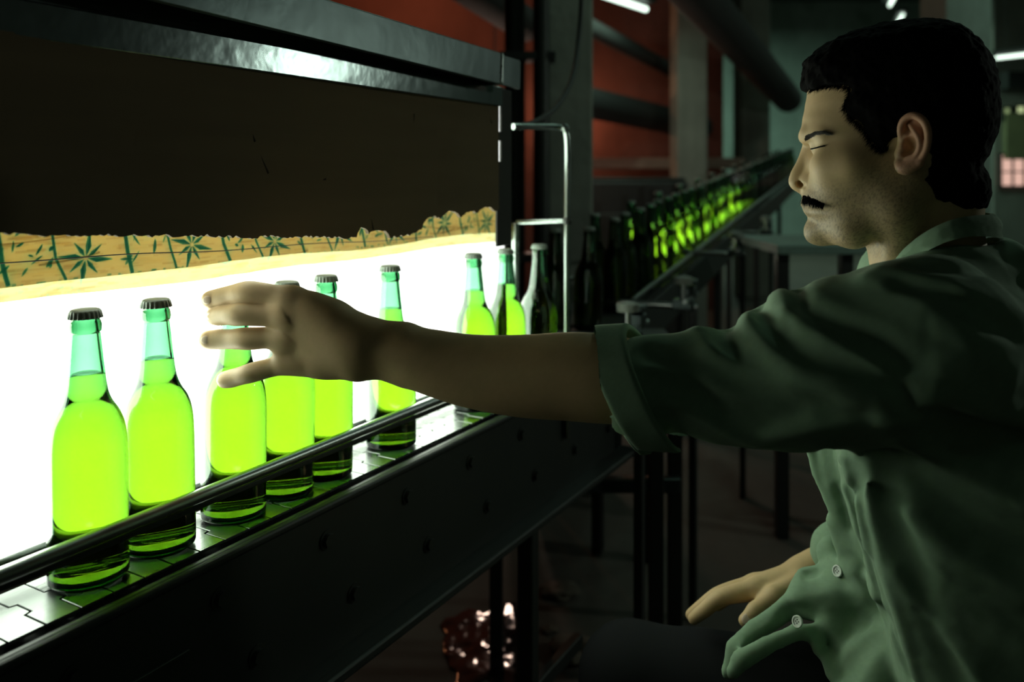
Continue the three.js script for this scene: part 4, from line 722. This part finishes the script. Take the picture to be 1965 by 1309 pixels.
{
  const bounds = (pts, m) => { const b = new THREE.Box3().setFromPoints(pts).expandByScalar(m); return [b.min, b.max]; };
  // ---- skin
  const tone = (p) => { const n = fbm(p.x * 60, p.y * 60, p.z * 60, 0, 3) - 0.5, m = noise3(p.x * 420, p.y * 420, p.z * 420) - 0.5; const k = 1 + 0.22 * n + 0.08 * m; return [0.57 * k, 0.395 * k * (1 - 0.05 * n), 0.215 * k]; };
  const inEar = (h) => Math.max(0.0665 - h.z, h.x - 0.0165, -0.034 - h.x, -0.032 - h.y, h.y - 0.047);   // the near ear gets a finer grid of its own
  const head = mergeGeometries([skin((p) => Math.max(headWorld(p), -inEar(toHead(p)) - 0.001), ...bounds([hw(0.13, -0.2, 0.1), hw(-0.11, 0.16, -0.1), hw(0.13, 0.16, -0.1), hw(-0.11, -0.2, 0.1)], 0.002), 0.0017, headWorld),
    skin((p) => Math.max(headWorld(p), inEar(toHead(p))), ...bounds([hw(0.018, -0.034, 0.064), hw(-0.036, 0.049, 0.064), hw(0.018, 0.049, 0.098), hw(-0.036, -0.034, 0.098)], 0.002), 0.0009, headWorld)]);
  dye(head, (p) => {
    const c = tone(p), h = toHead(p), z = Math.abs(h.z);
    // stubble: single dark hairs thick on chin, jaw and lip; lips a little redder
    const zone = sstep(0.005, -0.03, h.y - 0.25 * Math.max(0, 0.03 - h.x) * 0) * sstep(-0.125, -0.095, h.y) * sstep(-0.03, 0.0, h.x) * (1 - sstep(0.03, 0.06, h.x) * sstep(-0.05, -0.02, h.y)) * (1 - sstep(0.09, 0.1, h.x) * sstep(-0.05, -0.04, h.y));
    const hair = hash(Math.floor(p.x * 900), Math.floor(p.y * 900), Math.floor(p.z * 900)), s = zone * (0.3 + 0.4 * hair * hair);
    const lip = Math.max(sstep(0.006, 0.003, Math.abs(capsule(V(h.x, h.y, z), lipU, lipC, 0, 0))), sstep(0.006, 0.003, Math.abs(capsule(V(h.x, h.y, z), lipL, lipC, 0, 0)))) * 0.6;
    const er = sstep(0.074, 0.082, z) * 0.6;
    return [lerp(c[0], 0.05, s) * (1 - 0.1 * lip), lerp(c[1], 0.047, s) * (1 - 0.4 * lip) * (1 - 0.4 * er), lerp(c[2], 0.04, s) * (1 - 0.25 * lip) * (1 - 0.2 * er)];
  });
  const hand = dye(skin((p) => Math.max(handField(p), p.x - WX - 0.006), ...bounds([...fingers.flat(), ...thumb, ...wristU, ...wristL, ...forearm.slice(0, 3)].map((q) => q[0]), 0.04), 0.0016, handField), tone);
  const arm = dye(skin((p) => Math.max(armField(p), WX - 0.006 - p.x), ...bounds(forearm.map((q) => q[0]).concat(at(1420, 712, 0.785)), 0.055), 0.003, armField), tone);
  const rest = dye(skin(restField, ...bounds([...rf.flat(), ...rThumb, ...rArm].map((q) => q[0]), 0.045), 0.002), tone);
  const core = dye(skin((p) => smin(torsoField(p, -0.03), smin(chain(p, [[shL, 0.04], [neckB, 0.035], [shR, 0.04]], 0.03), capsule(p, at(1400, 716, 0.787), shL, 0.034, 0.04), 0.03), 0.04), ...bounds([shL, shR, at(1400, 716, 0.787), torsoAxis[6][0]], 0.2), 0.012), tone);
  mesh('body', wear(mergeGeometries([head, hand, arm, rest, core])), skinMat, man).userData.label = 'bare face, neck, forearms and hands';
  // ---- fingernails
  const nailMat = std(lin(0.66, 0.5, 0.38), 0.35);
  const nail = (f, n, w) => { const a = f[n - 3][0], b = f[n - 1][0], u = b.clone().sub(a).normalize(), e = V(0, EYE, 0).sub(b).normalize(), side = u.clone().cross(e).normalize(), out = side.clone().cross(u).normalize(); if (out.dot(e) < 0) out.negate();
    const g = new THREE.SphereGeometry(1, 14, 10); g.scale(w * 0.78, w * 0.22, w); const m = new THREE.Matrix4().makeBasis(side, out, side.clone().cross(out)); g.applyMatrix4(m); const c = b.clone().addScaledVector(out, f[n - 1][1] * 0.9).addScaledVector(u, -0.002); g.translate(c.x, c.y, c.z); return mesh('fingernail', wear(g), nailMat, man); };
  for (const f of fingers) nail(f, 8, 0.0058); nail(rThumb, 4, 0.0075);
  // ---- eyes
  for (const s of [1, -1]) {
    const c = hw(eyeC.x, eyeC.y, 0.031 * s), e = mesh('eye', wear((() => { const g = new THREE.SphereGeometry(0.0121, 24, 16); g.translate(c.x, c.y, c.z); return g; })()), std(lin(0.16, 0.16, 0.14), 0.2), man);
    const i = hw(eyeC.x + 0.0077, eyeC.y - 0.004, 0.031 * s); mesh('iris', wear((() => { const g = new THREE.SphereGeometry(0.0052, 16, 12); g.scale(0.7, 1, 0.7); g.translate(i.x, i.y, i.z); return g; })()), std(lin(0.02, 0.012, 0.008), 0.1), e);
    const lash = tube([[1557, 286], [1562, 285], [1568, 283.5], [1575, 281.5], [1583, 280]].map(([x, y]) => { const m = meet(headWorld, x, y, 0.75, 1.1), h = m ? toHead(m) : hp(x, y, 0.03); return hw(h.x + 0.0004, h.y, (h.z + 0.0003) * s); }), 0.0008, 24, 6);
    mesh('eyelashes', wear(lash), hairMat, man);
  }
  // ---- hair: a cropped cap ending at the hairline, brows and moustache of short strands
  const lineL = [[1540, 176, 0.012], [1556, 175, 0.025], [1580, 166, 0.045], [1604, 163, 0.056], [1632, 167, 0.062], [1636, 175, 0.063], [1620, 192, 0.061], [1618, 207, 0.062], [1634, 226, 0.066], [1652, 238, 0.068], [1664, 258, 0.069], [1672, 276, 0.07], [1690, 287, 0.07], [1704, 282, 0.071], [1714, 262, 0.072], [1740, 262, 0.072], [1790, 300, 0.07], [1775, 345, 0.062], [1800, 385, 0.055], [1850, 402, 0.04], [1960, 400, 0], [1990, 200, 0], [1900, -20, 0], [1700, -20, 0], [1480, 60, 0]].map(([x, y, l]) => hp(x, y, l));
  const inHair = (h) => { let d = 1e3, c = false; for (let i = 0, j = lineL.length - 1; i < lineL.length; j = i++) { const a = lineL[i], b = lineL[j], t = clamp(((h.x - a.x) * (b.x - a.x) + (h.y - a.y) * (b.y - a.y)) / ((b.x - a.x) ** 2 + (b.y - a.y) ** 2)); d = Math.min(d, Math.hypot(h.x - a.x - t * (b.x - a.x), h.y - a.y - t * (b.y - a.y))); if ((a.y > h.y) !== (b.y > h.y) && h.x < (b.x - a.x) * (h.y - a.y) / (b.y - a.y) + a.x) c = !c; } return c ? -d : d; };
  const hairField = (p) => { const h = toHead(p), e = inHair(h), curl = 0.0045 * (fbm(p.x * 95, p.y * 95, p.z * 95, 0, 2) - 0.5) + 0.0022 * (noise3(p.x * 330, p.y * 330, p.z * 330) - 0.5);
    const thick = 0.0045 * sstep(0.004, -0.02, e); const side = Math.min(shell(h, 0.0005, 0.0775), headField(h, false) - 0.0012 - thick);
    return smax(side + curl, e * 0.8 + curl * 0.6, 0.004); };
  mesh('hair', wear(skin(hairField, ...bounds([hw(0.12, -0.08, 0.09), hw(-0.11, 0.16, -0.09), hw(0.12, 0.16, -0.09), hw(-0.11, -0.08, 0.09)], 0.005), 0.0022)), hairMat, man).userData.label = 'short curly black hair';
  // strands rooted where sight lines meet the face, mirrored to the far side
  const browMat = std(lin(0.035, 0.028, 0.02), 0.7);
  const strands = (name, list, n, len, thick, dirs, spread) => {
    const gs = [];
    for (let k = 0; k < n; k++) {
      const t = rnd() * (list.length - 1), i = Math.min(list.length - 2, Math.floor(t)), u = t - i, x = lerp(list[i][0], list[i + 1][0], u) + (rnd() - 0.5) * 2, w = lerp(list[i][2], list[i + 1][2], u), y = lerp(list[i][1], list[i + 1][1], u) + (rnd() + rnd() - 1) * w;
      const m = meet(headWorld, x, y, 0.75, 1.1); if (!m) continue;
      const h = toHead(m), d = dirs(u + i, list.length - 1), L = len * (0.7 + 0.6 * rnd());
      const dir = V(d[0] + (rnd() - 0.5) * spread, d[1] + (rnd() - 0.5) * spread, d[2] + (rnd() - 0.5) * spread).normalize();
      for (const s of [1, -1]) { const a = hw(h.x, h.y, h.z * s), b = hw(h.x + dir.x * L, h.y + dir.y * L, (h.z + dir.z * L) * s), g = new THREE.ConeGeometry(thick, L * 1.25, 4); g.applyQuaternion(new THREE.Quaternion().setFromUnitVectors(V(0, 1, 0), b.clone().sub(a).normalize())); const c = a.clone().lerp(b, 0.45); g.translate(c.x, c.y, c.z); gs.push(g); }
    }
    const m = mesh(name, wear(mergeGeometries(gs)), name === 'eyebrows' ? browMat : hairMat, man); m.userData.kind = 'stuff'; return m;
  };
  strands('eyebrows', [[1546, 266, 6], [1553, 262, 5.5], [1563, 256, 4], [1576, 254, 3], [1590, 258, 1.8]], 560, 0.0055, 0.00032, (u, n) => [-0.7, u < 1 ? 0.45 : 0.05 - 0.1 * u / n, 0.45], 0.4);
  strands('hairline', [[1556, 173, 3], [1580, 166, 4], [1604, 163, 5], [1630, 168, 6], [1631, 184, 6], [1620, 205, 6], [1634, 226, 6], [1652, 240, 6], [1664, 258, 6], [1672, 276, 6], [1690, 288, 4], [1704, 284, 4]], 900, 0.007, 0.0003, (u) => u < 3 ? [0.5, -0.5, 0.35] : [0.45, -0.65, 0.15], 0.7);
  strands('moustache', [[1541, 380, 6], [1549, 382, 6.5], [1559, 385, 5.5], [1569, 389, 4], [1581, 392, 1.5]], 340, 0.0075, 0.00042, (u, n) => [0.15, -0.75, 0.3 + 0.4 * u / n], 0.5);
  // ---- shirt
  const cloth = (p) => { const n = fbm(p.x * 30, p.y * 30, p.z * 30, 0, 3) - 0.5, w = hash(Math.floor(p.x * 1400), Math.floor(p.y * 1400), Math.floor(p.z * 1400)) - 0.5, k = 1 + 0.25 * n + 0.1 * w; return [0.205 * k, 0.31 * k, 0.205 * k]; };
  const [slo, shi] = bounds([at(1200, 640, 0.87), at(1200, 860, 0.68), at(2010, 400, 0.9), at(2120, 1420, 0.9), at(1385, 1300, 1.0), V(shR.x, shR.y, shR.z - 0.08), V(0.72, 0.7, -0.62)], 0.01);
  const shirt = mesh('shirt', wear(dye(skin(shirtField, slo, shi, 0.0042), cloth)), shirtMat, man); shirt.userData.label = 'olive green cotton work shirt with rolled sleeves';
  // rolled cuff: a slanted band, open inside, with its underside flap
  const cuffField = (p) => {
    const a = at(1192, 741, 0.81), b = at(1268, 741, 0.798), u = b.clone().sub(a).normalize(), q = V(p.x - a.x, p.y - a.y, p.z - a.z);
    const slant = q.y * 0.42, t = q.dot(u) + slant, y = q.y - u.y * (t - slant), r = Math.hypot(q.x - u.x * (t - slant), y * 0.98, q.z - u.z * (t - slant));
    const rad = 0.0535 + 0.0025 * fbm(p.x * 40, p.y * 40, p.z * 40, 0, 2) + 0.003 * sstep(0.02, -0.05, q.y) + t * 0.02;
    const ring = Math.abs(r - rad) - 0.0035, ends = Math.max(-t - 0.004, t - 0.036);
    return smax(ring, ends, 0.005);
  };
  mesh('cuff', wear(dye(skin(cuffField, ...bounds([at(1150, 630, 0.87), at(1340, 870, 0.73)], 0.012), 0.0024), cloth)), shirtMat, shirt).userData.label = 'rolled-up sleeve cuff';
  const flap = (p) => { const a = at(1215, 828, 0.80), b = at(1243, 858, 0.795); return Math.max(capsule(p, a, b, 0.010, 0.012), Math.abs((p.z + 0.8) + (p.x - a.x) * 0.3) - 0.004); };
  mesh('cuff_flap', wear(dye(skin(flap, ...bounds([at(1205, 815, 0.83), at(1260, 870, 0.77)], 0.012), 0.0015), cloth)), shirtMat, shirt);
  // collar: a folded band round the neck, low in front and high behind
  {
    const up = [[1702, 516, 0.022], [1712, 503, 0.036], [1730, 482, 0.05], [1757, 458, 0.06], [1792, 436, 0.066], [1830, 421, 0.064], [1872, 414, 0.05], [1905, 412, 0.028]].map(([x, y, l]) => P3(x, y, l)), lo = [[1712, 527, 0.03], [1735, 512, 0.05], [1758, 496, 0.066], [1785, 479, 0.076], [1818, 464, 0.08], [1855, 455, 0.077], [1895, 454, 0.06], [1925, 458, 0.03]].map(([x, y, l]) => P3(x, y, l));
    const loop = (c) => new THREE.CatmullRomCurve3([...c.map((v) => hw(v.x, v.y, v.z)), ...c.slice().reverse().map((v) => hw(v.x, v.y, -v.z))]);
    const U = loop(up), D = loop(lo), n = 90, rows = 7, pos = [], idx = [];
    const prof = []; for (let k = 0; k <= rows; k++) prof.push([k / rows, 0]); for (let k = rows; k >= 0; k--) prof.push([k / rows, 1]);
    const c0 = hw(-0.035, -0.08, 0);
    for (let i = 0; i <= n; i++) { const a = U.getPoint(i / n), b = D.getPoint(i / n), out = a.clone().sub(c0).setY(0).normalize(); for (const [t, s] of prof) { const q = a.clone().lerp(b, t).addScaledVector(out, 0.004 * Math.sin(Math.PI * Math.min(1, t * 1.3)) - s * 0.0035 + 0.0015 * (noise3(i * 0.3, t * 3, 2) - 0.5)); pos.push(q.x, q.y, q.z); } }
    const m = prof.length; for (let i = 0; i < n; i++) for (let k = 0; k < m; k++) { const a = i * m + k, b = i * m + (k + 1) % m; idx.push(a, a + m, b, b, a + m, b + m); }
    for (const i of [0, n]) for (let k = 1; k + 1 < m; k++) idx.push(i * m, i * m + (i ? k : k + 1), i * m + (i ? k + 1 : k));
    const g = new THREE.BufferGeometry(); g.setAttribute('position', new THREE.Float32BufferAttribute(pos, 3)); g.setIndex(idx); const gc = toCreasedNormals(g, 0.9);
    mesh('collar', wear(dye(gc, cloth)), shirtMat, shirt);
  }
  // buttons
  const button = (px, py, d, tilt) => { const o = [], p = []; for (let i = 0; i <= 24; i++) { const r = i / 24; p.push(new THREE.Vector2(0.0066 * r, r > 0.96 ? 0.0008 : r > 0.7 ? 0.0022 : 0.0014)); } p.push(new THREE.Vector2(0.0064, 0), new THREE.Vector2(0, 0)); const g = new THREE.LatheGeometry(p, 26); const h = []; for (const [x, z] of [[1, 1], [-1, 1], [1, -1], [-1, -1]]) { const q = new THREE.CylinderGeometry(0.0006, 0.0006, 0.0006, 8); q.translate(x * 0.0013, 0.00145, z * 0.0013); h.push(q); }
    const c = at(px, py, d), n = V(0, EYE, 0).sub(c).normalize().add(V(tilt, 0.1, 0)).normalize(), q = new THREE.Quaternion().setFromUnitVectors(V(0, 1, 0), n); for (const k of [g, ...h]) { k.applyQuaternion(q); k.translate(c.x, c.y, c.z); }
    const b = mesh('button', wear(g), std(lin(0.75, 0.8, 0.74), 0.3), shirt); mesh('thread_holes', wear(mergeGeometries(h)), hairMat, shirt); return b; };
  const onShirt = (x, y) => { const m = meet(shirtField, x, y, 0.5, 1.3); return m ? -m.z : 0.93; };
  button(1608, 1096, onShirt(1608, 1096) - 0.003, -1.3); button(1531, 1193, onShirt(1531, 1193) - 0.001, -0.9);
  // ---- trousers and shoes
  const kneeR = at(1215, 1305, 1.13), kneeL = at(1120, 1640, 0.76), hipR = at(1900, 1420, 1.02), hipL = at(1930, 1590, 0.8), ankR = V(kneeR.x + 0.03, 0.1, kneeR.z - 0.02), ankL = V(kneeL.x + 0.03, 0.1, kneeL.z);
  const legs = (p) => { let d = smin(chain(p, [[hipR, 0.095], [kneeR, 0.07], [ankR, 0.055]], 0.02), chain(p, [[hipL, 0.095], [kneeL, 0.07], [ankL, 0.055]], 0.02), 0.03); d = smin(d, capsule(p, hipR, hipL, 0.1, 0.1), 0.05); return d + 0.006 * (fbm(p.x * 16, p.y * 16, p.z * 16, 0, 3) - 0.5); };
  mesh('trousers', wear(skin(legs, ...bounds([hipR, hipL, kneeR, kneeL, ankR, ankL], 0.12), 0.009)), new THREE.MeshPhysicalMaterial({ color: lin(0.014, 0.015, 0.016), roughness: 0.95, specularIntensity: 0.1 }), man).userData.label = 'black trousers';
  for (const a of [ankR, ankL]) mesh('shoe', wear(skin((p) => { const t = V(a.x - 0.17, 0.035, a.z - 0.05), h = V(a.x + 0.03, 0.04, a.z); return smax(smin(capsule(p, h, t, 0.042, 0.036), capsule(p, h, V(a.x, 0.09, a.z), 0.042, 0.05), 0.03), 0.004 - p.y, 0.006); }, V(a.x - 0.25, -0.01, a.z - 0.14), V(a.x + 0.12, 0.16, a.z + 0.1), 0.006)), std(lin(0.02, 0.016, 0.012), 0.5), man);
  // ---- his stool, below the frame
  const st = thing('stool', 'low round wooden stool under the seated man', 'stool', V(0.56, 0, -0.90));
  mesh('seat', cyl(0.17, 0.035, 0, 0.43, 0, 32), std(lin(0.2, 0.13, 0.07), 0.7, 0, { map: grimeMap }), st);
  for (const [x, z] of [[1, 1], [1, -1], [-1, 1], [-1, -1]]) mesh('leg', rod(V(x * 0.15, 0, z * 0.15), V(x * 0.1, 0.415, z * 0.1), 0.016), M.darkSteel, st);
}
shade(scene);
scene.traverse((o) => { if (o.isLight) { o.castShadow = !o.isRectAreaLight; } });
renderer.render(scene, camera);
